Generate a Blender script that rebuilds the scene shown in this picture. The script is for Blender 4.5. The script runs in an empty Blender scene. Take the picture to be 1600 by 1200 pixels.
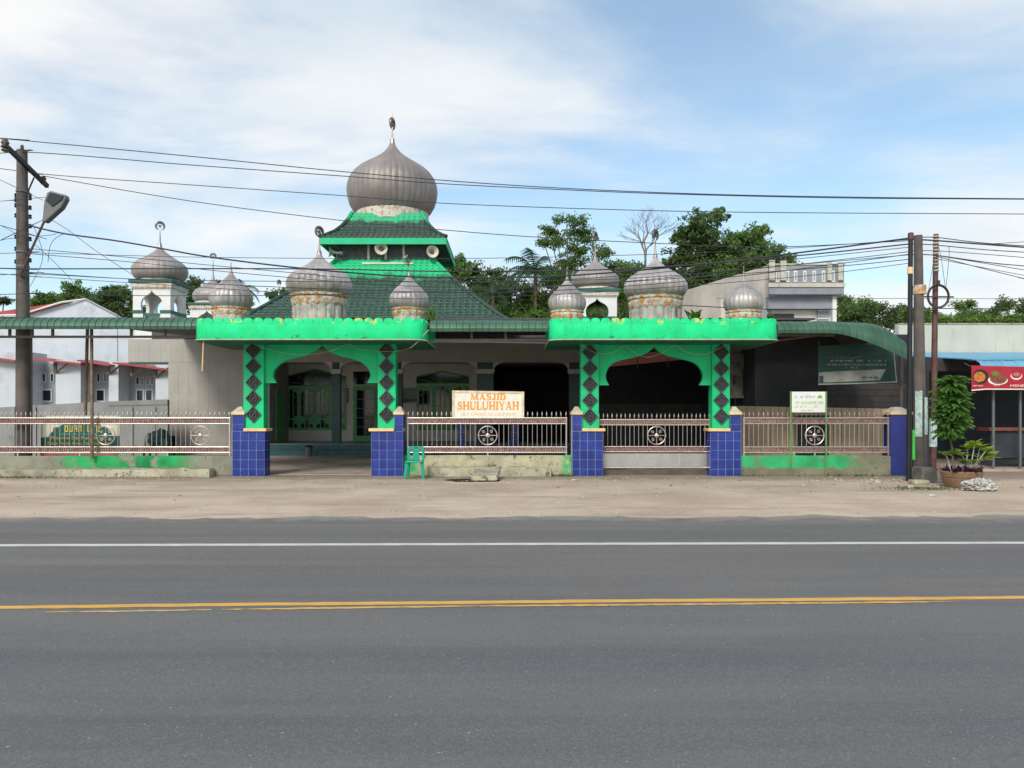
import bpy, bmesh, math, random
from mathutils import Vector, Matrix, Euler
random.seed(7)
R = math.radians
scene = bpy.context.scene
col = scene.collection

# ------------------------------------------------------------------ camera, world, sun, exposure
FPX, HC, HOR = 1230.0, 1.6, 648.0          # focal length in photo pixels, eye height, horizon row
cam_d = bpy.data.cameras.new('camera'); cam = bpy.data.objects.new('camera', cam_d); col.objects.link(cam)
cam.location = (0, 0, HC); cam.rotation_euler = (R(90), 0, 0)
cam_d.sensor_width = 36; cam_d.lens = 36 * FPX / 1600; cam_d.shift_y = (HOR - 600) / 1600
cam_d.clip_end = 3000; scene.camera = cam

SUN_EL, SUN_AZ = 38, 200                    # degrees; azimuth clockwise from +Y: behind the camera, a little to its left
world = bpy.data.worlds.new('World'); scene.world = world; world.use_nodes = True
wt = world.node_tree; wt.nodes.clear()
def wn(t, **k):
    n = wt.nodes.new(t)
    for a, b in k.items(): setattr(n, a, b)
    return n
def wmath(op, a, b=None):
    n = wn('ShaderNodeMath', operation=op)
    for i, s in enumerate((a, b)):
        if s is None: continue
        if isinstance(s, (int, float)): n.inputs[i].default_value = s
        else: wt.links.new(s, n.inputs[i])
    return n.outputs[0]
sky = wn('ShaderNodeTexSky', sky_type='NISHITA', sun_disc=False, sun_elevation=R(SUN_EL), sun_rotation=R(SUN_AZ),
         air_density=1.0, dust_density=1.0, ozone_density=0.35)
bgs = wn('ShaderNodeBackground'); bgs.inputs['Strength'].default_value = 0.15
tint = wn('ShaderNodeMix', data_type='RGBA', blend_type='MULTIPLY'); tint.inputs[0].default_value = 1; tint.inputs[7].default_value = (0.80, 1.0, 1.02, 1)
wt.links.new(sky.outputs[0], tint.inputs[6]); wt.links.new(tint.outputs[2], bgs.inputs['Color'])
tc = wn('ShaderNodeTexCoord'); sep = wn('ShaderNodeSeparateXYZ'); wt.links.new(tc.outputs['Generated'], sep.inputs[0])
zc = wmath('ADD', wmath('MAXIMUM', sep.outputs[2], 0.0), 0.22)
comb = wn('ShaderNodeCombineXYZ')
wt.links.new(wmath('DIVIDE', sep.outputs[0], zc), comb.inputs[0]); wt.links.new(wmath('DIVIDE', sep.outputs[1], zc), comb.inputs[1])
mp = wn('ShaderNodeMapping'); mp.inputs['Location'].default_value = (9.4, 2.7, 0.0); mp.inputs['Rotation'].default_value = (0, 0, R(24)); mp.inputs['Scale'].default_value = (0.62, 1.0, 1)
wt.links.new(comb.outputs[0], mp.inputs['Vector'])
cn = wn('ShaderNodeTexNoise'); cn.inputs['Scale'].default_value = 1.0; cn.inputs['Detail'].default_value = 9; cn.inputs['Roughness'].default_value = 0.57; cn.inputs['Distortion'].default_value = 0.3
wt.links.new(mp.outputs[0], cn.inputs['Vector'])
cr = wn('ShaderNodeValToRGB'); cr.color_ramp.interpolation = 'EASE'
cr.color_ramp.elements[0].position = 0.40; cr.color_ramp.elements[0].color = (0, 0, 0, 1)
cr.color_ramp.elements[1].position = 0.60; cr.color_ramp.elements[1].color = (1, 1, 1, 1)
wt.links.new(cn.outputs[0], cr.inputs[0])
# clouds thicken towards the horizon all round
hz = wmath('MULTIPLY', wmath('POWER', wmath('SUBTRACT', 1.0, wmath('MAXIMUM', sep.outputs[2], 0.0)), 5.0), 0.30)
cf = wmath('MINIMUM', wmath('ADD', wmath('ADD', wmath('MULTIPLY', cr.outputs[0], 0.72), 0.16), hz), 0.94)
cn2 = wn('ShaderNodeTexNoise'); cn2.inputs['Scale'].default_value = 2.1; cn2.inputs['Detail'].default_value = 6
wt.links.new(mp.outputs[0], cn2.inputs['Vector'])
cc = wn('ShaderNodeValToRGB'); cc.color_ramp.elements[0].position = 0.35; cc.color_ramp.elements[0].color = (0.74, 0.82, 0.88, 1)
cc.color_ramp.elements[1].position = 0.62; cc.color_ramp.elements[1].color = (1.0, 0.985, 0.965, 1)
wt.links.new(cn2.outputs[0], cc.inputs[0])
bgc = wn('ShaderNodeBackground'); bgc.inputs['Strength'].default_value = 0.83; wt.links.new(cc.outputs[0], bgc.inputs['Color'])
mixw = wn('ShaderNodeMixShader'); wt.links.new(cf, mixw.inputs[0]); wt.links.new(bgs.outputs[0], mixw.inputs[1]); wt.links.new(bgc.outputs[0], mixw.inputs[2])
wo = wn('ShaderNodeOutputWorld'); wt.links.new(mixw.outputs[0], wo.inputs[0])

sd = bpy.data.lights.new('sun', 'SUN'); sd.energy = 2.1; sd.angle = R(18); sd.color = (1.0, 0.93, 0.83)
sun = bpy.data.objects.new('sun', sd); col.objects.link(sun)
_d = Vector((math.sin(R(SUN_AZ)) * math.cos(R(SUN_EL)), math.cos(R(SUN_AZ)) * math.cos(R(SUN_EL)), math.sin(R(SUN_EL))))
sun.rotation_euler = _d.to_track_quat('Z', 'Y').to_euler(); sun.location = (0, -20, 40)
vs = scene.view_settings; vs.view_transform = 'Standard'; vs.look = 'None'; vs.gamma = 1; vs.exposure = 0.32; vs.use_curve_mapping = False

# ------------------------------------------------------------------ helpers
def X(px, Y): return (px - 800) * Y / FPX
def Z(py, Y): return HC - (py - HOR) * Y / FPX
def P(px, py, Y): return Vector((X(px, Y), Y, Z(py, Y)))
def GY(py): return HC * FPX / (py - HOR)          # depth of a ground point seen on that row
WL = {}
def reg(o, w): WL[o.name] = Vector(w); return o
def tag(o, label, cat, group=None):
    o['label'] = label; o['category'] = cat
    if group: o['group'] = group
    return o
def root(name, loc, label, cat, group=None):
    o = bpy.data.objects.new(name, None); col.objects.link(o); o.location = loc; o.empty_display_size = .2
    reg(o, loc); return tag(o, label, cat, group)
def piece(name, me, parent, loc, rot=None, kind=None, scale=None):
    """an object that shares the mesh `me`, placed at world position loc"""
    o = bpy.data.objects.new(name, me); col.objects.link(o)
    base = Vector((0, 0, 0))
    if parent is not None: o.parent = parent; base = WL[parent.name]
    o.location = Vector(loc) - base
    if rot is not None: o.rotation_euler = rot
    if scale is not None: o.scale = scale
    if kind: o['kind'] = kind
    return reg(o, loc)
class MB:
    def __init__(s): s.v = []; s.f = []; s.mi = []
    def add(s, vs_, fs, m=0):
        n = len(s.v); s.v += [tuple(v) for v in vs_]; s.f += [tuple(i + n for i in f) for f in fs]; s.mi += [m] * len(fs); return s
    def box(s, x0, x1, y0, y1, z0, z1, m=0):
        x0, x1 = min(x0, x1), max(x0, x1); y0, y1 = min(y0, y1), max(y0, y1); z0, z1 = min(z0, z1), max(z0, z1)
        return s.add([(x0,y0,z0),(x1,y0,z0),(x1,y1,z0),(x0,y1,z0),(x0,y0,z1),(x1,y0,z1),(x1,y1,z1),(x0,y1,z1)],
              [(0,3,2,1),(4,5,6,7),(0,1,5,4),(1,2,6,5),(2,3,7,6),(3,0,4,7)], m)
    def hexa(s, b, t, m=0):                     # bottom quad, top quad (ccw from above)
        return s.add(list(b) + list(t), [(3,2,1,0),(4,5,6,7),(0,1,5,4),(1,2,6,5),(2,3,7,6),(3,0,4,7)], m)
    def prism(s, poly, y0, y1, m=0):            # poly in x,z
        a = sum(poly[i][0]*poly[(i+1)%len(poly)][1]-poly[(i+1)%len(poly)][0]*poly[i][1] for i in range(len(poly)))
        if a < 0: poly = poly[::-1]
        n = len(poly)
        return s.add([(x, y0, z) for x, z in poly] + [(x, y1, z) for x, z in poly],
              [tuple(range(n)), tuple(range(2*n-1, n-1, -1))] + [(i, i+n, (i+1)%n+n, (i+1)%n) for i in range(n)], m)
    def prismx(s, poly, x0, x1, m=0):           # poly in y,z
        a = sum(poly[i][0]*poly[(i+1)%len(poly)][1]-poly[(i+1)%len(poly)][0]*poly[i][1] for i in range(len(poly)))
        if a < 0: poly = poly[::-1]
        n = len(poly)
        return s.add([(x1, y, z) for y, z in poly] + [(x0, y, z) for y, z in poly],
              [tuple(range(n)), tuple(range(2*n-1, n-1, -1))] + [(i, i+n, (i+1)%n+n, (i+1)%n) for i in range(n)], m)
    def prismz(s, poly, z0, z1, m=0):           # poly in x,y
        a = sum(poly[i][0]*poly[(i+1)%len(poly)][1]-poly[(i+1)%len(poly)][0]*poly[i][1] for i in range(len(poly)))
        if a < 0: poly = poly[::-1]
        n = len(poly)
        return s.add([(x, y, z1) for x, y in poly] + [(x, y, z0) for x, y in poly],
              [tuple(range(n)), tuple(range(2*n-1, n-1, -1))] + [(i, i+n, (i+1)%n+n, (i+1)%n) for i in range(n)], m)
    def tube(s, pts, r, n=6, m=0):
        pts = [Vector(p) for p in pts]; L = len(pts)
        rs = r if isinstance(r, (list, tuple)) else [r] * L
        t0 = (pts[1] - pts[0]).normalized(); up = Vector((0, 0, 1)) if abs(t0.z) < .9 else Vector((1, 0, 0))
        u = t0.cross(up).normalized(); vv = []; ff = []
        for i, p in enumerate(pts):
            t = (pts[min(i+1, L-1)] - pts[max(i-1, 0)]).normalized()
            u = (u - t * u.dot(t)).normalized(); w = t.cross(u)
            for k in range(n):
                a = 2*math.pi*k/n; vv.append(p + (u*math.cos(a) + w*math.sin(a)) * rs[i])
        for i in range(L-1):
            for k in range(n): ff.append((i*n+k, i*n+(k+1)%n, (i+1)*n+(k+1)%n, (i+1)*n+k))
        ff.append(tuple(range(n-1, -1, -1))); ff.append(tuple((L-1)*n+k for k in range(n)))
        return s.add(vv, ff, m)
    def lathe(s, prof, n=20, c=(0,0,0), m=0, axis=None):
        vv = []; ff = []; q = axis.to_track_quat('Z', 'Y') if axis is not None else None
        for r, z in prof:
            for k in range(n):
                a = 2*math.pi*k/n; p = Vector((r*math.cos(a), r*math.sin(a), z))
                if q: p = q @ p
                vv.append(p + Vector(c))
        for i in range(len(prof)-1):
            for k in range(n): ff.append((i*n+k, i*n+(k+1)%n, (i+1)*n+(k+1)%n, (i+1)*n+k))
        ff.append(tuple(range(n-1, -1, -1))); ff.append(tuple((len(prof)-1)*n+k for k in range(n)))
        return s.add(vv, ff, m)
    def mesh(s, name, mat, smooth=False, sharp=35):
        me = bpy.data.meshes.new(name); me.from_pydata(s.v, [], s.f); me.update()
        for m in (mat if isinstance(mat, (list, tuple)) else [mat]): me.materials.append(m)
        if any(s.mi): me.polygons.foreach_set('material_index', s.mi)
        if smooth:
            me.polygons.foreach_set('use_smooth', [True]*len(me.polygons)); me.set_sharp_from_angle(angle=R(sharp))
        return me
    def build(s, name, mat, parent=None, smooth=False, bevel=0, kind=None, sharp=35, base=False):
        xs = [v[0] for v in s.v]; ys = [v[1] for v in s.v]; zs = [v[2] for v in s.v]
        c = Vector(((min(xs)+max(xs))/2, (min(ys)+max(ys))/2, min(zs) if base else (min(zs)+max(zs))/2))
        s.v = [(v[0]-c.x, v[1]-c.y, v[2]-c.z) for v in s.v]
        o = piece(name, s.mesh(name, mat, smooth, sharp), parent, c, kind=kind)
        if bevel:
            b = o.modifiers.new('bevel', 'BEVEL'); b.width = bevel; b.segments = 2; b.limit_method = 'ANGLE'; b.angle_limit = R(40)
        return o
def box(name, mat, parent, x0, x1, y0, y1, z0, z1, bevel=0, kind=None):
    return MB().box(x0, x1, y0, y1, z0, z1).build(name, mat, parent, bevel=bevel, kind=kind)

# ------------------------------------------------------------------ materials
class NT:
    def __init__(s, name):
        s.m = bpy.data.materials.new(name); s.m.use_nodes = True; s.t = s.m.node_tree; s.b = s.t.nodes['Principled BSDF']
        s.pos = s.n('ShaderNodeNewGeometry').outputs['Position']
    def n(s, t, **k):
        x = s.t.nodes.new(t)
        for a, b in k.items(): setattr(x, a, b)
        return x
    def lk(s, a, b): s.t.links.new(a, b)
    def setin(s, i, v):
        if isinstance(v, bpy.types.NodeSocket): s.lk(v, i)
        elif isinstance(v, (tuple, list)) and len(v) == 3 and i.type == 'RGBA': i.default_value = (*v, 1)
        else: i.default_value = v
    def mapped(s, scale):
        x = s.n('ShaderNodeMapping'); x.inputs['Scale'].default_value = scale; s.lk(s.pos, x.inputs['Vector']); return x.outputs[0]
    def noise(s, scale, detail=4, vec=None, rough=.55, dist=0):
        x = s.n('ShaderNodeTexNoise'); x.inputs['Scale'].default_value = scale; x.inputs['Detail'].default_value = detail
        x.inputs['Roughness'].default_value = rough; x.inputs['Distortion'].default_value = dist
        s.lk(vec or s.pos, x.inputs['Vector']); return x.outputs[0]
    def rng(s, v, a, b, c=0, d=1):
        x = s.n('ShaderNodeMapRange'); x.interpolation_type = 'SMOOTHSTEP'; s.setin(x.inputs[0], v)
        for i, q in enumerate((a, b, c, d)): x.inputs[i+1].default_value = q
        return x.outputs[0]
    def math(s, op, a, b=0.0):
        x = s.n('ShaderNodeMath', operation=op); s.setin(x.inputs[0], a); s.setin(x.inputs[1], b); return x.outputs[0]
    def mix(s, f, a, b, mode='MIX'):
        x = s.n('ShaderNodeMix', data_type='RGBA', blend_type=mode); s.setin(x.inputs[0], f); s.setin(x.inputs[6], a); s.setin(x.inputs[7], b); return x.outputs[2]
    def xyz(s):
        x = s.n('ShaderNodeSeparateXYZ'); s.lk(s.pos, x.inputs[0]); return x.outputs
    def bump(s, h, strength=.3, dist=.02):
        x = s.n('ShaderNodeBump'); x.inputs['Strength'].default_value = strength; x.inputs['Distance'].default_value = dist
        s.lk(h, x.inputs['Height']); s.lk(x.outputs[0], s.b.inputs['Normal'])
    def fin(s, c, rough=.8, metal=0, spec=None):
        s.setin(s.b.inputs['Base Color'], c); s.setin(s.b.inputs['Roughness'], rough); s.b.inputs['Metallic'].default_value = metal
        if spec is not None: s.b.inputs['Specular IOR Level'].default_value = spec
        return s.m
def sc(c, k): return tuple(min(1, max(0, x*k)) for x in c)
def mk(name, c, rough=.8, metal=0, var=.18, scale=2.5, bump=0, bscale=45, stain=None, streak=None, objvar=0, spec=None):
    t = NT(name)
    o = t.mix(t.rng(t.noise(scale, 5), .3, .7), sc(c, 1-var), sc(c, 1+var))
    if stain:   # (colour, scale, lo, hi)
        o = t.mix(t.rng(t.noise(stain[1], 7, rough=.65), stain[2], stain[3]), o, stain[0])
    if streak:  # (colour, lo, hi) vertical run-off marks
        o = t.mix(t.rng(t.noise(1, 5, vec=t.mapped((9, 9, .55))), streak[1], streak[2]), o, streak[0])
    if objvar:
        oi = t.n('ShaderNodeObjectInfo').outputs['Random']
        o = t.mix(1.0, o, t.mix(oi, (1-objvar,)*3, (1+objvar,)*3), 'MULTIPLY')
    if bump: t.bump(t.noise(bscale, 4), bump, .01)
    return t.fin(o, rough, metal, spec)

m = {}
m['green'] = mk('green_paint', (.002, .54, .205), .6, var=.14, scale=1.6, bump=.2, stain=((.03, .34, .15), 6, .60, .74), streak=((.01, .34, .14), .60, .80), objvar=.03)
t = NT('green_parapet_paint')            # bright green with flaking yellow undercoat near the scallops and mould at the lower edge
zz = t.xyz()[2]; n1 = t.noise(5, 6, rough=.7)
c = t.mix(t.rng(t.noise(2, 4), .3, .7), (.002, .60, .20), (.003, .78, .29))
c = t.mix(t.math('MULTIPLY', t.rng(t.noise(2.6, 6, rough=.7), .56, .63), t.rng(zz, 3.80, 3.90)), c, (.60, .62, .14))
c = t.mix(t.math('MULTIPLY', t.rng(n1, .56, .66), t.rng(zz, 3.62, 3.50)), c, (.03, .12, .06))
c = t.mix(t.rng(t.noise(22, 3), .72, .76), c, (.45, .50, .36))
c = t.mix(t.math('MULTIPLY', t.rng(t.noise(1, 5, vec=t.mapped((11, 11, .5)), rough=.6), .60, .74), .55), c, (.01, .24, .10))
c = t.mix(t.math('MULTIPLY', t.rng(t.noise(1, 4, vec=t.mapped((26, 26, .35))), .68, .75), .75), c, (.02, .11, .06))
t.bump(t.noise(30, 5), .25, .01); m['parapet'] = t.fin(c, .65)
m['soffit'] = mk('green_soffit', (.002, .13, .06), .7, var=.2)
m['tile'] = mk('blue_glazed_tile', (.019, .040, .245), .18, var=.16, scale=5, objvar=.16, bump=.06, bscale=25)
m['tile_plain'] = mk('blue_painted_panel', (.018, .028, .20), .35, var=.15)
m['grout'] = mk('white_grout', (.50, .53, .62), .85, var=.15, scale=8)
m['cream'] = mk('cream_paint', (.78, .55, .27), .7, var=.12, scale=5, stain=((.45, .33, .2), 9, .60, .72), bump=.1)
m['cap'] = mk('cement_cap', (.50, .48, .40), .9, var=.2, scale=6, stain=((.25, .24, .2), 12, .6, .72), bump=.2)
m['ornament'] = mk('dark_breeze_ornament', (.045, .050, .054), .6, var=.3, scale=12, objvar=.2, bump=.2)
def wallmat(name, g0, g1, xa, xb, base):
    t = NT(name); xs = t.xyz(); n = t.noise(3.2, 6, rough=.65)
    conc = t.mix(t.rng(t.noise(2, 6, rough=.7), .3, .7), sc(base, .6), base)
    conc = t.mix(t.rng(t.noise(8, 6, rough=.7), .58, .68), conc, (.07, .07, .055))
    paint = t.mix(t.rng(t.noise(1.5, 4), .3, .7), g0, g1)
    mask = t.math('MULTIPLY', t.rng(xs[0], xa, xa + .6), t.rng(xs[0], xb, xb - .9))
    lo = t.rng(t.math('ADD', xs[2], t.math('MULTIPLY', t.noise(5, 4), .25)), .30, .36)
    f = t.math('MULTIPLY', t.math('MULTIPLY', mask, lo), t.rng(n, .34, .46))
    t.bump(t.noise(25, 6), .5, .02)
    return t.fin(t.mix(f, conc, paint), .85)
m['wall_l'] = wallmat('worn_green_wall_paint', (.01, .17, .05), (.02, .42, .12), X(80, 20.7), X(320, 20.7), (.32, .31, .24))
t = NT('old_limewashed_wall'); xs = t.xyz()
c = t.mix(t.rng(t.noise(2, 6, rough=.7), .3, .7), (.33, .31, .20), (.55, .51, .34))
c = t.mix(t.rng(t.noise(6, 7, rough=.7), .55, .66), c, (.12, .12, .08))
pm = t.math('MAXIMUM', t.rng(xs[0], -2.38, -2.62), t.math('MULTIPLY', t.rng(xs[0], 1.22, 1.40), .8))
c = t.mix(t.math('MULTIPLY', pm, t.rng(t.noise(7, 6, rough=.75), .40, .52)), c, (.012, .42, .13))
t.bump(t.noise(22, 6), .5, .02); m['wall_m'] = t.fin(c, .9)
m['green_patch'] = mk('fresh_green_patch', (.012, .42, .13), .8, var=.3, scale=6, bump=.3)
m['wall_r'] = wallmat('worn_green_wall_paint_faded', (.03, .30, .10), (.04, .52, .20), X(1130, 20.7), X(1365, 20.7), (.27, .25, .17))
m['kerb'] = mk('old_concrete', (.40, .37, .27), .92, var=.25, scale=3, stain=((.13, .12, .085), 7, .54, .66), bump=.6, bscale=18)
m['mud'] = mk('dark_drain_mud', (.045, .036, .028), .9, var=.4, scale=9, bump=.5)
m['steel'] = mk('stainless_rail', (.56, .47, .44), .38, .6, var=.12, scale=10)
m['picket'] = mk('stainless_picket', (.50, .44, .42), .4, .6, var=.1, objvar=.12)
m['scroll'] = mk('tarnished_scroll_band', (.33, .22, .19), .45, .6, var=.35, scale=18)
m['sheet'] = mk('brushed_gate_sheet', (.47, .455, .43), .4, .7, var=.08, scale=3, objvar=.05)
m['zinc'] = mk('weathered_zinc', (.47, .43, .415), .46, .32, var=.22, scale=2.2, stain=((.36, .28, .24), 1.6, .50, .72), streak=((.19, .17, .16), .58, .80), objvar=.07)
m['zinc_dark'] = mk('dark_weathered_zinc', (.27, .235, .22), .52, .28, var=.14, scale=1.2, streak=((.13, .11, .10), .62, .82), objvar=.07)
m['drum'] = mk('mossy_drum_cement', (.50, .46, .40), .9, var=.2, scale=5, streak=((.16, .14, .115), .54, .70), stain=((.16, .30, .21), 3, .56, .7), bump=.4)
m['rust'] = mk('rusty_frieze', (.56, .50, .42), .8, .1, var=.2, scale=8, stain=((.50, .25, .06), 7, .46, .60), bump=.4)
m['finial'] = mk('finial_metal', (.36, .31, .29), .45, .6, var=.15)
m['crescent'] = mk('crescent_metal', (.20, .17, .16), .45, .6, var=.2)
t = NT('green_clay_roof_tiles')          # old dark tiles, the courses next to the ridge repainted bright green
zz = t.xyz()[2]; nn = t.noise(1.4, 5, rough=.65)
c = t.mix(t.rng(t.noise(7, 5, rough=.7), .3, .7), (.008, .030, .020), (.022, .088, .055))
c = t.mix(t.rng(t.noise(16, 3), .66, .74), c, (.12, .20, .16))
c = t.mix(t.rng(t.math('ADD', zz, t.math('MULTIPLY', nn, 1.3)), 7.95, 8.35), c, (.004, .48, .19)); keepc = c
up = t.rng(t.math('ADD', zz, t.math('MULTIPLY', t.noise(1.0, 5), .9)), 8.95, 9.05)      # upper tier starts over again, dark at its eave
dk = t.mix(t.rng(t.noise(7, 5, rough=.7), .3, .7), (.008, .026, .020), (.022, .070, .048))
hi = t.rng(t.math('ADD', zz, t.math('MULTIPLY', t.noise(1.3, 4), 1.2)), 10.55, 10.85)
c = t.mix(t.rng(zz, 8.6, 8.62), c, t.mix(hi, dk, (.006, .40, .17)))
m['roof'] = t.fin(c, .55)
m['fascia'] = mk('green_fascia', (.002, .50, .22), .55, var=.08)
m['canopy'] = mk('green_metal_sheet', (.055, .135, .088), .5, .15, var=.14, scale=2, objvar=.10, stain=((.10, .17, .11), 4, .6, .75))
m['frame'] = mk('brown_steel_frame', (.11, .095, .085), .6, .3, var=.2)
m['oldpost'] = mk('rusty_brown_post', (.20, .145, .095), .75, .2, var=.3, scale=8)
m['deck'] = mk('dark_underside_sheet', (.085, .085, .088), .7, .1, var=.1)
m['dark'] = mk('cladding_and_dark_depth', (.020, .021, .026), .7, var=.2, scale=3)  # near-black also stands in for the unlit depth of hall and shed
m['darkwood_shade'] = mk('dark_boards_and_shade', (.045, .040, .040), .8, var=.25, scale=4, objvar=.2)
m['facade'] = mk('beige_wall_tile', (.42, .395, .355), .5, var=.06, scale=1.2, objvar=.015, stain=((.33, .31, .28), 1.0, .52, .75))
m['facade_joint'] = mk('grey_tile_joint', (.37, .35, .315), .9)
m['whitewall'] = mk('cream_plaster', (.66, .62, .58), .85, var=.08, scale=1.5, stain=((.3, .28, .26), 3, .6, .8))
m['teal'] = mk('dark_teal_tile', (.010, .060, .066), .3, var=.2, scale=5)
m['teal_step'] = mk('teal_step_tile', (.030, .105, .115), .4, var=.2, scale=5)
m['verandah'] = mk('verandah_floor_tile', (.22, .25, .24), .35, var=.1)
m['court'] = mk('courtyard_concrete', (.42, .34, .285), .85, var=.15, scale=1.2, stain=((.2, .16, .13), 2, .5, .7), bump=.15)
m['winframe'] = mk('leaf_green_joinery', (.12, .40, .15), .5, var=.15)
m['glass_dark'] = mk('dark_glass', (.010, .012, .016), .08, var=.1)
m['muntin'] = mk('grey_muntin', (.22, .24, .24), .5)
m['white'] = mk('white_paint', (.74, .74, .72), .7, var=.06, scale=2, stain=((.45, .45, .43), 3, .62, .8))
m['tealband'] = mk('teal_band_paint', (.020, .115, .105), .6, var=.15)
m['frieze'] = mk('stained_white_frieze', (.60, .57, .50), .8, var=.12, stain=((.36, .24, .13), 5, .48, .66))
m['wood'] = mk('weathered_wood', (.085, .085, .088), .8, var=.25, scale=6)
m['horn'] = mk('horn_enamel', (.62, .58, .47), .5, var=.1)
m['horn_dark'] = mk('horn_throat', (.12, .09, .06), .6)
m['house'] = mk('pale_blue_white_render', (.56, .60, .65), .85, var=.06, scale=.8, stain=((.42, .46, .50), 1.2, .5, .75))
m['house_grey'] = mk('grey_render', (.33, .35, .38), .85, var=.08)
m['redroof'] = mk('red_roof_sheet', (.36, .065, .06), .7, var=.2, scale=2)
m['grey_wall'] = mk('grey_boundary_render', (.28, .285, .28), .9, var=.15, scale=1.2, stain=((.17, .17, .165), 2, .55, .72), bump=.3)
m['grey_wall2'] = mk('dark_old_concrete', (.15, .145, .125), .92, var=.25, scale=5, stain=((.08, .08, .06), 8, .5, .65), bump=.5, bscale=20)
m['blue_grey'] = mk('blue_grey_render', (.27, .285, .32), .85, var=.1, scale=1.5, streak=((.18, .19, .21), .62, .8))
m['raw_conc'] = mk('weathered_raw_concrete', (.56, .51, .45), .92, var=.14, scale=.7, streak=((.28, .25, .22), .58, .76), bump=.3)
m['bigwall'] = mk('stained_cream_concrete', (.56, .55, .47), .9, var=.1, scale=.6, streak=((.34, .32, .25), .58, .78))
m['blue_roof'] = mk('sky_blue_sheet', (.15, .40, .56), .55, .1, var=.12, scale=2, objvar=.06)
m['pole'] = mk('weathered_pole', (.115, .095, .085), .85, var=.22, scale=3, streak=((.06, .05, .045), .55, .75), bump=.3)
m['pole_dark'] = mk('black_painted_steel', (.018, .020, .022), .5, .3, var=.2)
m['pole_red'] = mk('red_oxide_steel', (.125, .060, .055), .6, .3, var=.25, scale=5)
m['wire'] = mk('black_cable', (.035, .035, .04), .6, var=.1)
m['lampgrey'] = mk('lamp_housing', (.14, .15, .155), .5, .3, var=.1)
m['paperteal'] = mk('pasted_bills', (.42, .55, .52), .9, var=.25, scale=10, stain=((.25, .2, .16), 9, .55, .66))
m['lime'] = mk('lime_green_paint', (.06, .50, .07), .6, var=.1)
m['chair'] = mk('turquoise_plastic', (.006, .32, .21), .38, var=.06)
m['signw'] = mk('sign_white', (.80, .76, .66), .6, var=.06, scale=6)
m['signedge'] = mk('sign_rim', (.72, .58, .42), .7, var=.2, scale=9, stain=((.5, .25, .12), 12, .6, .7))
m['orange'] = mk('orange_lettering', (.78, .33, .035), .6, var=.1, scale=8)
m['orange_pale'] = mk('faded_orange_lettering', (.78, .50, .26), .6, var=.1)
m['sign_lime'] = mk('sign_text_green', (.36, .58, .26), .7)
m['sign_frame'] = mk('light_green_tube', (.13, .26, .07), .5)
m['logo'] = mk('logo_green', (.13, .55, .07), .6)
m['ban_green2'] = mk('banner_bright_green', (.012, .10, .075), .5, var=.15)
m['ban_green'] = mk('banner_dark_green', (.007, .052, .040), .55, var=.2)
m['ban_cream'] = mk('banner_cream', (.62, .62, .48), .6, var=.1)
m['gold'] = mk('banner_gold', (.66, .54, .07), .6, var=.1)
m['ban_blue'] = mk('banner_sky', (.16, .40, .50), .6)
m['ban_pink'] = mk('banner_pink', (.45, .16, .16), .7)
m['ban_red'] = mk('banner_red', (.40, .012, .03), .5, var=.15)
m['ban_grey'] = mk('banner_grey', (.30, .31, .27), .6, var=.25, scale=3)
m['ban_dk'] = mk('banner_charcoal', (.025, .04, .042), .5, var=.2)
m['food_o'] = mk('banner_curry', (.52, .17, .03), .6, var=.5, scale=22)
m['food_b'] = mk('banner_meat', (.22, .06, .04), .6, var=.5, scale=22)
m['blackprint'] = mk('black_print', (.02, .018, .018), .6)
m['tan_wall'] = mk('tan_sheet_wall', (.46, .345, .225), .8, var=.12, scale=1.5, objvar=.05)
m['red_beam'] = mk('salmon_beam', (.40, .13, .105), .7, var=.12)
m['poster'] = mk('faded_poster', (.19, .18, .15), .7, var=.35, scale=3)
m['terracotta'] = mk('terracotta', (.25, .14, .09), .85, var=.25, scale=6, stain=((.20, .15, .06), 7, .45, .65))
m['purple'] = mk('purple_leaf', (.050, .018, .045), .6, var=.3, scale=15)
m['plastic'] = mk('crumpled_plastic', (.44, .43, .39), .5, var=.3, scale=12)
m['stall_wall'] = mk('stall_blue_grey', (.028, .033, .045), .7, var=.2)
m['bark'] = mk('bark', (.12, .095, .07), .9, var=.3, scale=4, bump=.4)
m['twig'] = mk('bare_twig', (.20, .165, .145), .9, var=.2)
def leafmat(name, a, b, c_):
    t = NT(name); o = t.mix(t.rng(t.noise(.55, 3), .35, .65), a, b)
    o = t.mix(t.rng(t.noise(2.8, 2), .5, .72), o, c_); m_ = t.fin(o, .55, 0, .35)
    tr_ = t.n('ShaderNodeBsdfTranslucent'); t.lk(t.mix(1.0, o, (1.25, 1.35, .7), 'MULTIPLY'), tr_.inputs['Color'])
    mx = t.n('ShaderNodeMixShader'); mx.inputs[0].default_value = .38; out = [q for q in t.t.nodes if q.type == 'OUTPUT_MATERIAL'][0]
    t.lk(t.b.outputs[0], mx.inputs[1]); t.lk(tr_.outputs[0], mx.inputs[2]); t.lk(mx.outputs[0], out.inputs['Surface']); return m_
m['leaf_dark'] = leafmat('dark_foliage', (.060, .112, .038), (.100, .168, .052), (.160, .222, .072))
m['leaf_mid'] = leafmat('mid_foliage', (.078, .155, .040), (.130, .228, .058), (.200, .290, .080))
m['leaf_bright'] = leafmat('bright_foliage', (.085, .165, .032), (.135, .235, .045), (.20, .29, .065))
m['leaf_brown'] = leafmat('brownish_foliage', (.045, .052, .028), (.07, .09, .035), (.13, .11, .05))
m['leaf_palm'] = leafmat('palm_foliage', (.018, .058, .030), (.035, .095, .045), (.08, .13, .05))
m['leaf_croton'] = leafmat('croton_leaf', (.18, .29, .035), (.30, .40, .05), (.44, .48, .07))
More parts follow.
